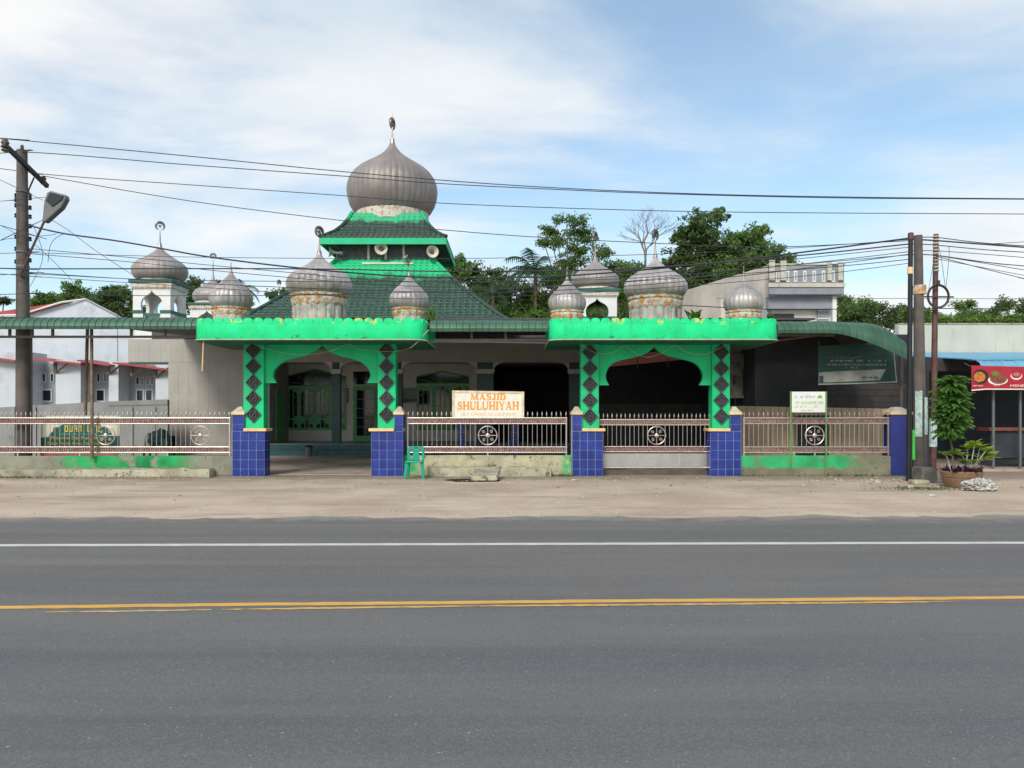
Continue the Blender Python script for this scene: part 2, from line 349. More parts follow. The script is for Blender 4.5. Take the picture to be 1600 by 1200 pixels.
m['leaf_sap'] = leafmat('sapling_leaf', (.09, .20, .04), (.14, .27, .055), (.21, .34, .08))
m['grass'] = leafmat('weed_green', (.05, .10, .025), (.09, .14, .04), (.14, .16, .06))

# ground: packed sandy verge with dust, tyre sweeps and damp patches
t = NT('sandy_verge')
c = t.mix(t.rng(t.noise(.5, 6, rough=.6), .3, .7), (.43, .325, .240), (.60, .475, .360))
c = t.mix(t.rng(t.noise(1, 6, vec=t.mapped((.28, 1.6, 1)), rough=.65), .50, .70), c, (.35, .268, .20))
c = t.mix(t.rng(t.noise(1, 5, vec=t.mapped((.5, 3.2, 1)), rough=.6), .56, .72), c, (.60, .49, .385))
c = t.mix(t.rng(t.noise(5, 7, rough=.75), .60, .72), c, (.24, .19, .14))
yy = t.xyz()[1]
c = t.mix(t.math('MULTIPLY', t.rng(t.math('ADD', yy, t.math('MULTIPLY', t.noise(1.3, 6, rough=.7), 3.0)), 20.2, 21.6), .75), c, (.23, .175, .125))
c = t.mix(t.math('MULTIPLY', t.rng(t.noise(14, 6, rough=.75), .56, .70), .6), c, (.56, .47, .37))
c = t.mix(t.math('MULTIPLY', t.rng(t.noise(24, 6, rough=.8), .54, .68), .45), c, (.22, .17, .125))
c = t.mix(t.rng(t.noise(60, 3), .64, .74), c, (.14, .11, .08))
t.bump(t.noise(28, 8, rough=.7), .5, .02); m['ground'] = t.fin(c, .95)
# asphalt: long wheel-track tones, fine aggregate, pale specks
t = NT('worn_asphalt')
c = t.mix(t.rng(t.noise(1, 5, vec=t.mapped((.10, 1.1, 1)), rough=.6), .3, .7), (.100, .101, .105), (.152, .142, .136))
c = t.mix(t.rng(t.noise(.55, 5), .45, .75), c, (.112, .120, .120))
yy = t.xyz()[1]
trk = t.rng(t.noise(1, 4, vec=t.mapped((.06, 1.9, 1))), .52, .66)
c = t.mix(t.math('MULTIPLY', trk, .5), c, (.088, .091, .100))
c = t.mix(t.math('MULTIPLY', t.rng(t.noise(.8, 4), .52, .68), .55), c, (.128, .118, .112))
c = t.mix(t.math('MULTIPLY', t.rng(t.noise(75, 3, rough=.7), .50, .68), .75), c, (.225, .218, .205))
c = t.mix(t.math('MULTIPLY', t.rng(t.noise(48, 3, rough=.7), .54, .70), .6), c, (.068, .069, .074))
c = t.mix(t.math('MULTIPLY', t.rng(t.noise(6, 6, rough=.75), .56, .74), .5), c, (.19, .18, .165))
c = t.mix(t.rng(t.noise(160, 2), .54, .70), c, (.22, .215, .20))
c = t.mix(t.rng(t.noise(210, 2), .58, .72), c, (.062, .063, .068))
c = t.mix(t.rng(t.noise(30, 2), .725, .755), c, (.40, .39, .36))
c = t.mix(t.math('MULTIPLY', t.rng(yy, 6.0, 8.2), .55), c, t.mix(1.0, c, (1.22, 1.10, 1.02), 'MULTIPLY'))
c = t.mix(t.math('MULTIPLY', t.rng(t.noise(1, 5, vec=t.mapped((.07, .9, 1)), rough=.6), .46, .62), .45), c, t.mix(1.0, c, (.70, .73, .78), 'MULTIPLY'))
c = t.mix(t.math('MULTIPLY', t.rng(t.math('ADD', yy, t.math('MULTIPLY', t.noise(2.2, 5), 1.6)), 12.35, 13.3), .8), c, (.30, .262, .21))
t.bump(t.noise(190, 3), .35, .006); m['asphalt'] = t.fin(c, .82)
def paint(name, colr, wear):
    t = NT(name); n = t.rng(t.noise(9, 7, rough=.75), wear, wear + .08)
    return t.fin(t.mix(t.math('MAXIMUM', n, t.rng(t.noise(70, 3), .66, .74)), t.mix(t.rng(t.noise(3, 4), .3, .7), sc(colr, .85), colr), (.165, .158, .15)), .75)
m['white_line'] = paint('white_road_paint', (.62, .62, .56), .62)
m['yellow_line'] = paint('yellow_road_paint', (.74, .40, .07), .62)
m['yellow_old'] = paint('old_yellow_road_paint', (.66, .40, .11), .56)

# ------------------------------------------------------------------ setting
def struct(o): o['kind'] = 'structure'; return o
hole = [(X(689, 19.3), 19.35), (X(712, 18.75), 18.75), (X(738, 18.7), 18.7), (X(776, 18.8), 18.85), (X(783, 19.2), 19.2), (X(776, 19.7), 19.7), (X(735, 19.8), 19.8), (X(705, 19.7), 19.65)]
bm = bmesh.new()
outer = [bm.verts.new(p) for p in ((-500, -60, 0), (500, -60, 0), (500, 900, 0), (-500, 900, 0))]
inner = [bm.verts.new((x, y, 0)) for x, y in hole]
es = [bm.edges.new((l[i], l[(i+1) % len(l)])) for l in (outer, inner) for i in range(len(l))]
bmesh.ops.triangle_fill(bm, edges=es, use_beauty=True)
bmesh.ops.recalc_face_normals(bm, faces=bm.faces)
if sum(f.normal.z for f in bm.faces) < 0: bmesh.ops.reverse_faces(bm, faces=bm.faces)
me = bpy.data.meshes.new('ground'); bm.to_mesh(me); bm.free(); me.materials.append(m['ground'])
struct(piece('ground', me, None, (0, 0, 0)))
n = len(hole); pit = MB()
pit.add([(x, y, -.002) for x, y in hole] + [(x, y, -.55) for x, y in hole], [(i, (i+1) % n, (i+1) % n+n, i+n) for i in range(n)] + [tuple(range(n, 2*n))])
struct(pit.build('drain_pit', m['mud']))

def yedge(x): return 12.15 + (x + 7.9) * .0194
xs = [-160, -60, -30] + [-18 + i*.16 for i in range(226)] + [30, 60, 160]
rv = []; rf = []
for i, x in enumerate(xs):
    j = (random.uniform(-.11, .07) + .09*math.sin(x*1.7) + .06*math.sin(x*4.1+1)) if abs(x) < 19 else 0
    rv += [(x, -3.5, .006), (x, yedge(x) + j, .006)]
    if i: rf.append((2*i-2, 2*i, 2*i+1, 2*i-1))
struct(MB().add(rv, rf).build('road', m['asphalt']))
def line(name, pts, mat, z, jit=.004, step=.12):
    """painted line through (x, y, width) points with slightly ragged edges"""
    v = []; f = []; k = 0
    for (xa, ya, wa), (xb, yb, wb) in zip(pts[:-1], pts[1:]):
        nseg = max(1, int((xb - xa) / step)) if abs(xa) < 14 and abs(xb) < 14 else 1
        for i in range(nseg + (1 if (xb, yb, wb) == pts[-1] else 0)):
            u = i / nseg; w = wa + (wb - wa)*u
            x = xa + (xb-xa)*u; y = ya + (yb-ya)*u
            v += [(x, y - w/2 + random.gauss(0, jit), z), (x, y + w/2 + random.gauss(0, jit), z)]
            if k: f.append((2*k-2, 2*k, 2*k+1, 2*k-1))
            k += 1
    return struct(MB().add(v, f).build(name, mat))
def gp(px, py, w): Y = GY(py); return (X(px, Y), Y, w)
a, b = gp(0, 853, .16), gp(1600, 849, .16); sl = (b[1]-a[1])/(b[0]-a[0])
line('white_edge_line', [(-150, a[1]+sl*(-150-a[0]), .16), a, b, (150, b[1]+sl*(150-b[0]), .16)], m['white_line'], .0088)
yl = [gp(px, py, .108) for px, py in ((-60, 951.5), (120, 949), (400, 945.5), (620, 943.8), (800, 942), (1000, 940), (1200, 938.8), (1400, 937), (1600, 934.7), (1680, 934))]
line('yellow_centre_line', [(-150, 3.1, .125)] + yl + [(150, 10.0, .125)], m['yellow_line'], .0086, .005)
ZL = .0088
for seg in (((70, 956.8, .02), (180, 955.5, .045), (330, 953, .035)), ((345, 952.8, .02), (470, 951, .05), (640, 948.6, .05), (760, 947, .02)),
            ((640, 948.4, .01), (800, 947, .045), (1000, 945.4, .05), (1250, 943, .05), (1420, 941.2, .045), (1510, 939.8, .01))):
    line('faded_yellow_line', [gp(s[0], s[1]+1.3, s[2]*1.1) for s in seg], m['yellow_old'], ZL := ZL + .0004, .006, .06)

# ------------------------------------------------------------------ domes
PROF_WIDE = [(.80, 0), (.90, .07), (.97, .18), (1.0, .33), (.985, .44), (.92, .56), (.80, .67), (.64, .77), (.47, .88), (.32, .985), (.20, 1.08), (.12, 1.17), (.085, 1.24)]
PROF_MAIN = [(.77, 0), (.86, .10), (.94, .24), (.985, .40), (1.0, .54), (.985, .68), (.94, .80), (.86, .92), (.74, 1.035), (.58, 1.14), (.42, 1.235), (.28, 1.33), (.18, 1.42), (.10, 1.52), (.06, 1.60)]
PROF_TALL = [(.78, 0), (.90, .10), (.975, .26), (1.0, .45), (.98, .60), (.91, .75), (.79, .90), (.63, 1.06), (.46, 1.23), (.31, 1.38), (.19, 1.50), (.11, 1.62), (.075, 1.72)]
GORE = {}
def gore_mesh(key, prof, Rr, N, mat, lobe):
    if key in GORE: return GORE[key]
    mb = MB(); K = 5; v = []; f = []
    for r, z in prof:
        for k in range(K):
            u = -1 + 2*k/(K-1); a = u*math.pi/N
            rr = r*Rr*(1 - lobe*abs(u)**2.5)
            v.append((rr*math.sin(a), -rr*math.cos(a), z*Rr))
    for i in range(len(prof)-1):
        for k in range(K-1): f.append((i*K+k, i*K+k+1, (i+1)*K+k+1, (i+1)*K+k))
    GORE[key] = mb.add(v, f).mesh('gore_panel', mat, True, 60); return GORE[key]
def dome(parent, c, Rr, prof, N, mat, drum=None, tip=None, crescent=0, cyaw=0, lobe=.03, key=None):
    """c = centre of the dome's foot; drum = (radius, bottom z, band height, ribs)"""
    x, y, z = c
    inner_ = MB().lathe([(r*Rr*.965, q*Rr) for r, q in prof], 24, (x, y, z)).build('dome', mat, parent, True)
    g = gore_mesh(key or (id(prof), round(Rr, 3), N, mat.name), prof, Rr, N, mat, lobe)
    for k in range(N):
        piece('gore_panel', g, inner_, (x, y, z), (0, 0, 2*math.pi*(k+.5)/N))
    zt = z + prof[-1][1]*Rr; r0 = prof[-1][0]*Rr
    MB().lathe([(r0*1.05, zt-.02*Rr), (r0*.75, zt+.12*Rr), (r0*.42, zt+.3*(tip-zt)), (r0*.28, zt+.7*(tip-zt)), (.012, tip)], 10, (x, y, 0)).build('spire', m['finial'], inner_, True)
    if crescent:
        pts = []; rs = []
        for i in range(19):
            a = R(-68 + i*316/18 - 90 + 68 + 22); pts.append(Vector((math.cos(a)*math.cos(cyaw), math.cos(a)*math.sin(cyaw), math.sin(a)))*crescent*.78)
            rs.append(crescent*(.09 + .20*math.sin(math.pi*i/18)))
        cc_ = Vector((x, y, tip + crescent*.85))
        MB().tube([p + cc_ for p in pts], rs, 7).build('crescent', m['crescent'], inner_, True)
        st = []
        for i in range(10):
            a = math.pi*i/5 + math.pi/2; rr = crescent*(.42 if i % 2 == 0 else .18); st.append((rr*math.cos(a), rr*math.sin(a)))
        sv = [(cc_.x + p*math.cos(cyaw) + s_*math.sin(cyaw)*.03, cc_.y + p*math.sin(cyaw) - s_*math.cos(cyaw)*.03, cc_.z + q) for s_ in (1, -1) for p, q in st]
        MB().add(sv, [tuple(range(10)), tuple(range(19, 9, -1))] + [(i, i+10, (i+1) % 10+10, (i+1) % 10) for i in range(10)]).build('star', m['crescent'], inner_)
    if drum:
        dr, z0, bh, ribs = drum
        v = []; f = []; n_ = ribs*6
        for zq in (z0, z - bh):
            for k in range(n_):
                a = 2*math.pi*k/n_; u = (k % 6)/6
                rr = dr*(1 - .055*(1 - abs(math.sin(math.pi*u))**.5)); v.append((x + rr*math.cos(a), y + rr*math.sin(a), zq))
        for k in range(n_): f.append((k, (k+1) % n_, n_+(k+1) % n_, n_+k))
        f.append(tuple(range(n_, 2*n_)))
        MB().add(v, f).build('drum', m['drum'], inner_)
        mb = MB(); mb.lathe([(dr*1.0, z-bh), (dr*1.03, z-bh*.8), (dr*1.0, z-bh*.25), (dr*1.05, z-bh*.18), (dr*1.04, z+.01)], 40, (x, y, 0))
        nb = ribs + 4
        for k in range(nb):
            a = 2*math.pi*k/nb; ax = Vector((math.cos(a), math.sin(a), 0)); ct = Vector((x, y, z-bh*.55)) + ax*dr*1.0
            mb.lathe([(bh*.30, 0), (bh*.24, .015), (bh*.08, .03)], 6, ct, axis=ax)
            mb.lathe([(bh*.13, 0), (bh*.10, .03)], 5, Vector((x, y, z-bh*.05)) + ax*dr*1.03, axis=ax)
        mb.build('rusty_frieze', m['rust'], inner_)
    return inner_

# ------------------------------------------------------------------ gateways
def shared_box(name, mat, w, d, h, bev=0):
    mb = MB().box(-w/2, w/2, -d/2, d/2, -h/2, h/2); return mb.mesh(name, mat)
TS = 20.5 / FPX
TW, TH = 12.3 * TS, 14.75 * TS
TILE = {}
def tile_mesh(w, h, side):
    k = (round(w, 3), round(h, 3), side)
    if k not in TILE:
        g = .0055; w2, h2 = w/2 - g/2, h/2 - g/2; e = .004; d = .008
        v = [(-w2, 0, -h2), (w2, 0, -h2), (w2, 0, h2), (-w2, 0, h2), (-w2+e, -d, -h2+e), (w2-e, -d, -h2+e), (w2-e, -d, h2-e), (-w2+e, -d, h2-e)]
        TILE[k] = MB().add(v, [(4, 5, 6, 7), (0, 1, 5, 4), (1, 2, 6, 5), (2, 3, 7, 6), (3, 0, 4, 7)]).mesh('tile', m['tile'])
    return TILE[k]
def tile_face(parent, org, yaw, width, ztop, zbot, tw=None, tnum=0):
    """tiles hung on a vertical face whose left foot (seen from outside) is org"""
    nc = max(1, round(width / TW)); tw = width / nc
    dx = Vector((math.cos(yaw), math.sin(yaw), 0)); out = Vector((math.sin(yaw), -math.cos(yaw), 0))
    z1 = ztop
    while z1 > zbot + .03:
        z0 = max(zbot + .002, z1 - TH)
        for c_ in range(nc):
            p = Vector(org) + dx*(tw*(c_+.5)) + out*.001
            piece('tile', tile_mesh(tw, z1-z0, 0), parent, (p.x, p.y, (z0+z1)/2), (0, 0, yaw))
        z1 -= TH
DIA = None
def diamond_mesh():
    mb = MB(); s = .205; y = 0
    def ring(r0, r1, y0, y1):
        v = [(r*dx, yq, r*dz) for r, yq in ((r0, y0), (r1, y1)) for dx, dz in ((1, 0), (0, 1.08), (-1, 0), (0, -1.08))]
        mb.add(v, [(i, (i+1) % 4, (i+1) % 4 + 4, i + 4) for i in range(4)])
    prof = [(s, 0), (s, -.045), (s*.80, -.045), (s*.76, -.006), (s*.62, -.006), (s*.58, -.045), (s*.42, -.045), (s*.38, -.006), (s*.24, -.006), (s*.20, -.042), (.002, -.046)]
    for (a_, b_), (c_, d_) in zip(prof[:-1], prof[1:]): ring(a_, c_, b_, d_)
    for sx in (-1, 1):
        for sz in (-1, 1):
            mb.box(sx*s*.30-.016, sx*s*.30+.016, -.042, -.012, sz*s*.34-.016, sz*s*.34+.016)
    me = mb.mesh('diamond', m['ornament']); me.flip_normals(); return me
DIA = diamond_mesh()
YF = 20.5                                    # front face of the gate pillars
def pillar(parent, bx0, bx1, tx0, tx1, cx0, cx1, side, py_base=674, py_tall=648, tilepy=743):
    """base, taller fence pier and green column; pixel columns of the photograph at depth YF; side = face seen at an angle"""
    x0, x1 = X(bx0, YF), X(bx1, YF); t0, t1 = X(tx0, YF), X(tx1, YF); zb, zt = Z(py_base, YF), Z(py_tall, YF); D = .46
    b = box('pillar_base', m['grout'], parent, x0, x1, YF, YF+D, 0, zb)
    tile_face(b, (x0, YF, 0), 0, x1-x0, zb, 0)
    if side > 0: tile_face(b, (x1, YF, 0), R(90), D, zb, 0)
    else: tile_face(b, (x0, YF+D, 0), R(-90), D, zb, 0)
    p = box('fence_pier', m['grout'], parent, t0, t1, YF+.001, YF+D-.04, zb+.002, zt)
    tile_face(p, (t0, YF+.001, 0), 0, t1-t0, zt, zb + .002)
    if side > 0: tile_face(p, (t1, YF+.001, 0), R(90), D-.05, zt, zb+.08)
    else: tile_face(p, (t0, YF+D-.05, 0), R(-90), D-.05, zt, zb+.08)
    e = .025
    box('pier_cap', m['cream'], parent, t0-e, t1+e, YF-e, YF+D-.02, zt+.001, zt+.075, bevel=.006)
    cz = zt+.075; mx = (t0+t1)/2; my = YF+D/2-.02
    MB().hexa([(t0-.005, YF, cz), (t1+.005, YF, cz), (t1+.005, YF+D-.04, cz), (t0-.005, YF+D-.04, cz)],
              [(mx-.04, my-.06, cz+.14), (mx+.04, my-.06, cz+.14), (mx+.04, my+.06, cz+.14), (mx-.04, my+.06, cz+.14)]).build('pier_top', m['cap'], parent, bevel=.006)
    cl, cr_ = (t1+.004, x1+.06) if t0 < (x0+x1)/2 - .1 else (x0-.06, t0-.004)
    box('base_cap', m['cream'], parent, cl, cr_, YF-.05, YF+D+.04, zb+.001, zb+.08, bevel=.008)
    c0, c1 = X(cx0, YF+.1), X(cx1, YF+.1); ztop = 3.46
    cly = YF+.07
    k = box('column', m['green'], parent, c0, c1, cly, cly+.40, zb+.081, ztop, bevel=.008)
    zc = 3.44
    step = 26 * 20.6 / FPX
    for i in range(5):
        piece('diamond_ornament', DIA, k, ((c0+c1)/2, cly-.001, Z((547.5 if parent['label'].startswith('open') else 550.5) + 25.0*i, YF+.1)))
    return c0, c1, cly
def parapet_path(xl, xr, yf, yb, r, n=7):
    pts = [(xl, yb)]
    for i in range(n+1):
        a = math.pi + (math.pi/2)*i/n; pts.append((xl + r + r*math.cos(a), yf + r + r*math.sin(a)))
    for i in range(n+1):
        a = 1.5*math.pi + (math.pi/2)*i/n; pts.append((xr - r + r*math.cos(a), yf + r + r*math.sin(a)))
    pts.append((xr, yb)); return pts
def resample(pts, step):
    out = []; acc = 0; L = [0]
    for p, q in zip(pts[:-1], pts[1:]): L.append(L[-1] + math.dist(p, q))
    n = max(1, round(L[-1]/step)); i = 0
    for k in range(n+1):
        d = L[-1]*k/n
        while i < len(L)-2 and L[i+1] < d: i += 1
        u = (d - L[i])/(L[i+1]-L[i]); out.append((pts[i][0]+(pts[i+1][0]-pts[i][0])*u, pts[i][1]+(pts[i+1][1]-pts[i][1])*u))
    return out
ZS, ZP = 3.46, 3.895
def gateway(name, label, pxl, pxr, pill, arch, domes):
    g = root(name, (X((pxl+pxr)/2, 20.7), 20.7, 0), label, 'gateway')
    cols = [pillar(g, *p) for p in pill]
    yf = 19.4; yb = 22.25; xl, xr = X(pxl, 19.7), X(pxr, 19.7); r = .34
    # arch plate with an ogee opening cut from below
    ax0, ax1 = cols[0][1], cols[1][0]; ay = cols[0][2] + .10
    poly = [(X(px, ay), Z(py, ay)) for px, py in arch]
    poly = [(ax0, ZS), (ax0, poly[0][1])] + poly + [(ax1, poly[-1][1]), (ax1, ZS)]
    MB().prism(poly, ay, ay+.16).build('arch_panel', m['green'], g, bevel=.006)
    MB().prism([(ax0+.001, ZS-.001), (ax0+.001, ZS-.12), (ax1-.001, ZS-.12), (ax1-.001, ZS-.001)], ay+.162, ay+.20).build('lintel', m['soffit'], g)
    # slab and parapet
    path = parapet_path(xl, xr, yf, yb, r)
    MB().prismz([(p[0], p[1]) for p in parapet_path(xl+.10, xr-.10, yf+.10, yb, r-.08)], ZS, ZS+.15).build('roof_slab', m['soffit'], g)
    MB().prismz([(p[0], p[1]) for p in parapet_path(xl-.03, xr+.03, yf-.03, yb, r+.03)], ZS-.022, ZS-.002).build('soffit', m['soffit'], g)
    MB().tube([(p[0], p[1], ZS-.010) for p in parapet_path(xl-.035, xr+.035, yf-.035, yb, r+.035)], .014, 5).build('drip_edge', m['cap'], g)
    fine = resample(path, .05); th = .085
    v = []; f = []; nf = len(fine)
    for i, (px_, py_) in enumerate(fine):
        q0 = fine[max(i-1, 0)]; q1 = fine[min(i+1, nf-1)]; dx, dy = q1[0]-q0[0], q1[1]-q0[1]; L = math.hypot(dx, dy); nx, ny = -dy/L, dx/L
        s = .008*math.sin(i*.9)*random.random()
        for zq, off in ((ZS-.001, 0), (ZS+.02, -.012), (ZP-.05, -.002+s), (ZP, 0)): v.append((px_+nx*off, py_+ny*off, zq))
        for zq in (ZP, ZS-.001): v.append((px_+nx*th, py_+ny*th, zq))
    for i in range(nf-1):
        for k in range(6): f.append((i*6+k, (i+1)*6+k, (i+1)*6+(k+1) % 6, i*6+(k+1) % 6))
    f += [tuple(range(5, -1, -1)), tuple((nf-1)*6+k for k in range(6))]
    pp = MB().add(v, f).build('parapet', m['parapet'], g, True)
    # scallops
    pts = resample(path, .247); w = math.dist(pts[3], pts[4]); w = .247
    poly = [(-w*.465, -.03), (-w*.465, .012)] + [(-w*.465*math.cos(math.pi*i/8), .012 + .085*math.sin(math.pi*i/8)**.8) for i in range(1, 8)] + [(w*.465, .012), (w*.465, -.03)]
    sm = MB().prism(poly, -.008, th+.006).mesh('scallop', m['parapet'], True, 40)
    for p, q in zip(pts[:-1], pts[1:]):
        a = math.atan2(q[1]-p[1], q[0]-p[0])
        piece('scallop', sm, pp, ((p[0]+q[0])/2, (p[1]+q[1])/2, ZP - random.uniform(0, .008)), (0, random.gauss(0, .02), a))
    for d in domes:
        px, pyb, Rp, Yd, prof, N, drp, pyt, cres, cyaw = d
        k = Yd/FPX
        dome(g, (X(px, Yd), Yd, Z(pyb, Yd)), Rp*k, prof, N, m['zinc'], (drp*k, ZS+.15, .30 if Rp > 40 else .20, 18 if Rp > 40 else 14), Z(pyt, Yd), cres, cyaw, lobe=.035)
    return g
archA = [(432, 598.5), (427.5, 591), (426.5, 586), (428, 579), (431, 574.5), (435.5, 570), (441, 566), (449, 562.5), (458, 560), (470, 557.5), (479, 554.5), (487, 551), (494, 546.5), (499, 542.5), (502.5, 539)]
archA = archA + [(1005 - x, y) for x, y in archA[-2::-1]]
gA = gateway('gateway', 'open green gateway with blue tiled pillars leading to the mosque verandah', 308, 665,
   [(363, 413, 363, 381, 381, 412.5, 1), (580, 629.5, 616, 629.5, 590.5, 618.5, 1)], archA,
   [(499, 462, 51, 21.3, PROF_WIDE, 26, 41.5, 371, .165, 1.0), (361, 482, 33, 21.15, PROF_TALL, 22, 27, 410, 0, 0), (639, 483, 31, 20.85, PROF_TALL, 22, 24.5, 416, 0, 0)])
archB = [(952, 602), (947.5, 594), (946.5, 587), (948, 580), (952, 573), (957.5, 568), (964, 565), (972, 562.5), (981, 560.5), (993, 558), (1003, 555), (1010, 552), (1016, 548), (1020, 544), (1022.5, 541)]
archB = archB + [(2045 - x, y) for x, y in archB[-2::-1]]
gB = gateway('gateway', 'green gateway closed by a low steel gate, black interior behind', 859, 1213,
   [(894, 942, 894, 909, 907.5, 935.5, 1), (1110, 1158, 1141, 1158, 1112.5, 1140, -1)], archB,
   [(1024, 466, 49.5, 20.9, PROF_WIDE, 26, 40.5, 376, .165, .9), (886, 487, 30, 20.25, PROF_TALL, 22, 24, 417, 0, 0), (1162, 487, 31, 20.25, PROF_TALL, 22, 25, 416, 0, 0)])

# ------------------------------------------------------------------ low walls, kerbs, fences
YW = 20.72
def ragged_box(name, mat, x0, x1, y0, y1, z0, z1, label, cat, jit=.012, seg=.35, parent=None):
    n_ = max(2, int((x1-x0)/seg)); v = []; f = []
    for i in range(n_+1):
        x = x0 + (x1-x0)*i/n_; j = lambda: random.gauss(0, jit)
        v += [(x, y0+j(), z0), (x, y0+j(), z1+j()), (x, y1, z1+j()), (x, y1, z0)]
    for i in range(n_):
        for k in range(4): f.append((i*4+k, (i+1)*4+k, (i+1)*4+(k+1) % 4, i*4+(k+1) % 4))
    f += [(3, 2, 1, 0), tuple(n_*4+k for k in range(4))]
    me_ = MB().add(v, f)
    me_.f = [tuple(reversed(q)) for q in me_.f]
    o = me_.build(name, mat, parent, bevel=.012, base=True)
    return tag(o, label, cat) if label else o
wl = ragged_box('low_wall', m['wall_l'], -16.5, X(362.5, YF)-.002, YW, YW+.2, 0, .515, 'low wall with worn green paint under the fence beside the utility pole', 'wall', .003, 1.2)
wm_ = ragged_box('low_wall', m['wall_m'], X(630, YF)+.004, X(893.5, YF)-.004, YW, YW+.2, 0, .53, 'mouldy cream low wall between the two gateways behind the turquoise chair', 'wall', .004)
wr = ragged_box('low_wall', m['wall_r'], X(1158.5, YF)+.004, X(1424, YW), YW, YW+.2, 0, .52, 'low wall with faded green paint below the white and green notice board', 'wall', .005)
# painted remains on the middle wall and wide masonry joints are real thin coats / grooves
ragged_box('kerb', m['kerb'], -16.5, X(326, 20.3), 20.15, 20.68, 0, .19, 'broken old concrete kerb in front of the green low wall', 'kerb', .018, .3)
ragged_box('kerb', m['kerb'], X(668, 20.3), X(861, 20.3), 20.28, 20.69, 0, .24, 'thick mouldy concrete footing below the mosque name sign', 'kerb', .012, .3)
for a_, b_, y_ in ((308, 327, 19.95),):
    box('concrete_block', m['kerb'], None, X(a_, y_), X(b_, y_), y_, y_+.19, 0, .22, bevel=.015)
tag(bpy.data.objects['concrete_block'], 'small loose concrete block at the end of the broken kerb', 'block')

PICK = MB().tube([(0, 0, -.5), (0, 0, .5)], .0085, 6).mesh('picket', m['picket'], True)
SPEAR = MB().lathe([(.007, 0), (.007, .045), (.017, .065), (.021, .085), (.012, .12), (.001, .165)], 6).mesh('spear_tip', m['picket'], True)
def rosette(parent, x, y, z, rr):
    mb = MB(); cir = [Vector((x + rr*math.cos(a), y, z + rr*math.sin(a))) for a in [2*math.pi*i/28 for i in range(29)]]
    mb.tube(cir, .016, 6)
    for a in (0, 90, 180, 270):
        d = Vector((math.cos(R(a)), 0, math.sin(R(a)))); c0 = Vector((x, y, z))
        mb.tube([c0 + d*.05, c0 + d*rr], .010, 6)
    o = mb.build('rosette', m['steel'], parent, True)
    MB().lathe([(.065, 0), (.06, .03), (.03, .05), (.002, .055)], 14, (x, y, z), axis=Vector((0, -1, 0))).build('boss', m['steel'], o, True)
    for a in (45, 135, 225, 315):
        cx, cz = x + rr*.60*math.cos(R(a)), z + rr*.60*math.sin(R(a))
        MB().tube([Vector((cx + (.045 - .0028*i/1.2)*math.cos(i*.55+R(a)), y, cz + (.045 - .0028*i/1.2)*math.sin(i*.55+R(a)))) for i in range(16)], .009, 5).build('scroll', m['steel'], o, True)
def fence(parent, x0, x1, y, zr, ros, pitch=.1275, legs=(), spear=True, zleg=.51, skip=(99, 99)):
    z1, z2, z3, z4 = zr
    for z, r_ in ((z1, .021), (z2, .015), (z3, .017), (z4, .017)):
        MB().tube([(x0, y, z), (x1, y, z)], r_, 8).build('rail', m['steel'], parent, True)
    for za, zb in ((z1, z2), (z3, z4)):
        mb = MB(); n_ = int((x1-x0)/.062)
        for i in range(n_):
            xx = x0 + .03 + i*.062; zm = (za+zb)/2; h = abs(za-zb)/2
            mb.tube([(xx-.016, y, zm-h*.8), (xx-.004, y, zm-h*.55), (xx+.004, y, zm+h*.55), (xx+.016, y, zm+h*.8)], .0095, 4)
        mb.box(x0, x1, y+.012, y+.018, min(za, zb)+.015, max(za, zb)-.015)
        mb.build('scroll_band', m['scroll'], parent, kind='stuff')
    n_ = int((x1-x0)/pitch)
    for i in range(n_+1):
        xx = x0 + .03 + (x1-x0-.06)*i/n_
        if all(abs(xx-r_[0]) > r_[2]-.03 for r_ in ros):
            o = piece('picket', PICK, parent, (xx, y, (z2+z3)/2)); o.scale = (1, 1, abs(z2-z3))
        if spear and not skip[0] < xx < skip[1]: piece('spear_tip', SPEAR, parent, (xx, y, z1+.012), (random.gauss(0, .03), random.gauss(0, .04), 0))
    for r_ in ros: rosette(parent, r_[0], y, r_[1], r_[2])
    for xx in (x0+.02, x1-.02): box('end_post', m['steel'], parent, xx-.016, xx+.016, y-.016, y+.016, zleg, z1)
    for xx in legs: box('leg', m['steel'], parent, xx-.018, xx+.018, y-.014, y+.014, zleg, z4)
YN = 20.80
ZR = [Z(p, YN) for p in (653.2, 662, 698.5, 707)]
zro = Z(680.5, YN); rro = 14.5*YN/FPX
fl = root('fence', (X(180, YN), YN, .515), 'stainless spear-topped fence on the green low wall by the utility pole', 'fence')
fence(fl, -16.2, X(360, YN), YN, ZR, [(X(p, YN), zro, rro) for p in (165, 313)], legs=[X(p, YN) for p in (28, 125, 262)])
fm = root('fence', (X(762, YN), YN, .53), 'stainless spear-topped fence between the gateways, below the name sign', 'fence')
fence(fm, X(636, YN), X(886, YN), YN, ZR, [(X(762, YN), zro, rro)], legs=[X(762, YN)], zleg=.53, skip=(X(705, YN), X(820.5, YN)))
fr = root('fence', (X(1273, YN), YN, .52), 'stainless spear-topped fence with the white and green notice board before it', 'fence')
fence(fr, X(1161, YN), X(1389, YN), YN, ZR, [(X(1273, YN), zro, rro)], legs=[X(1240, YN), X(1273, YN)], zleg=.52)
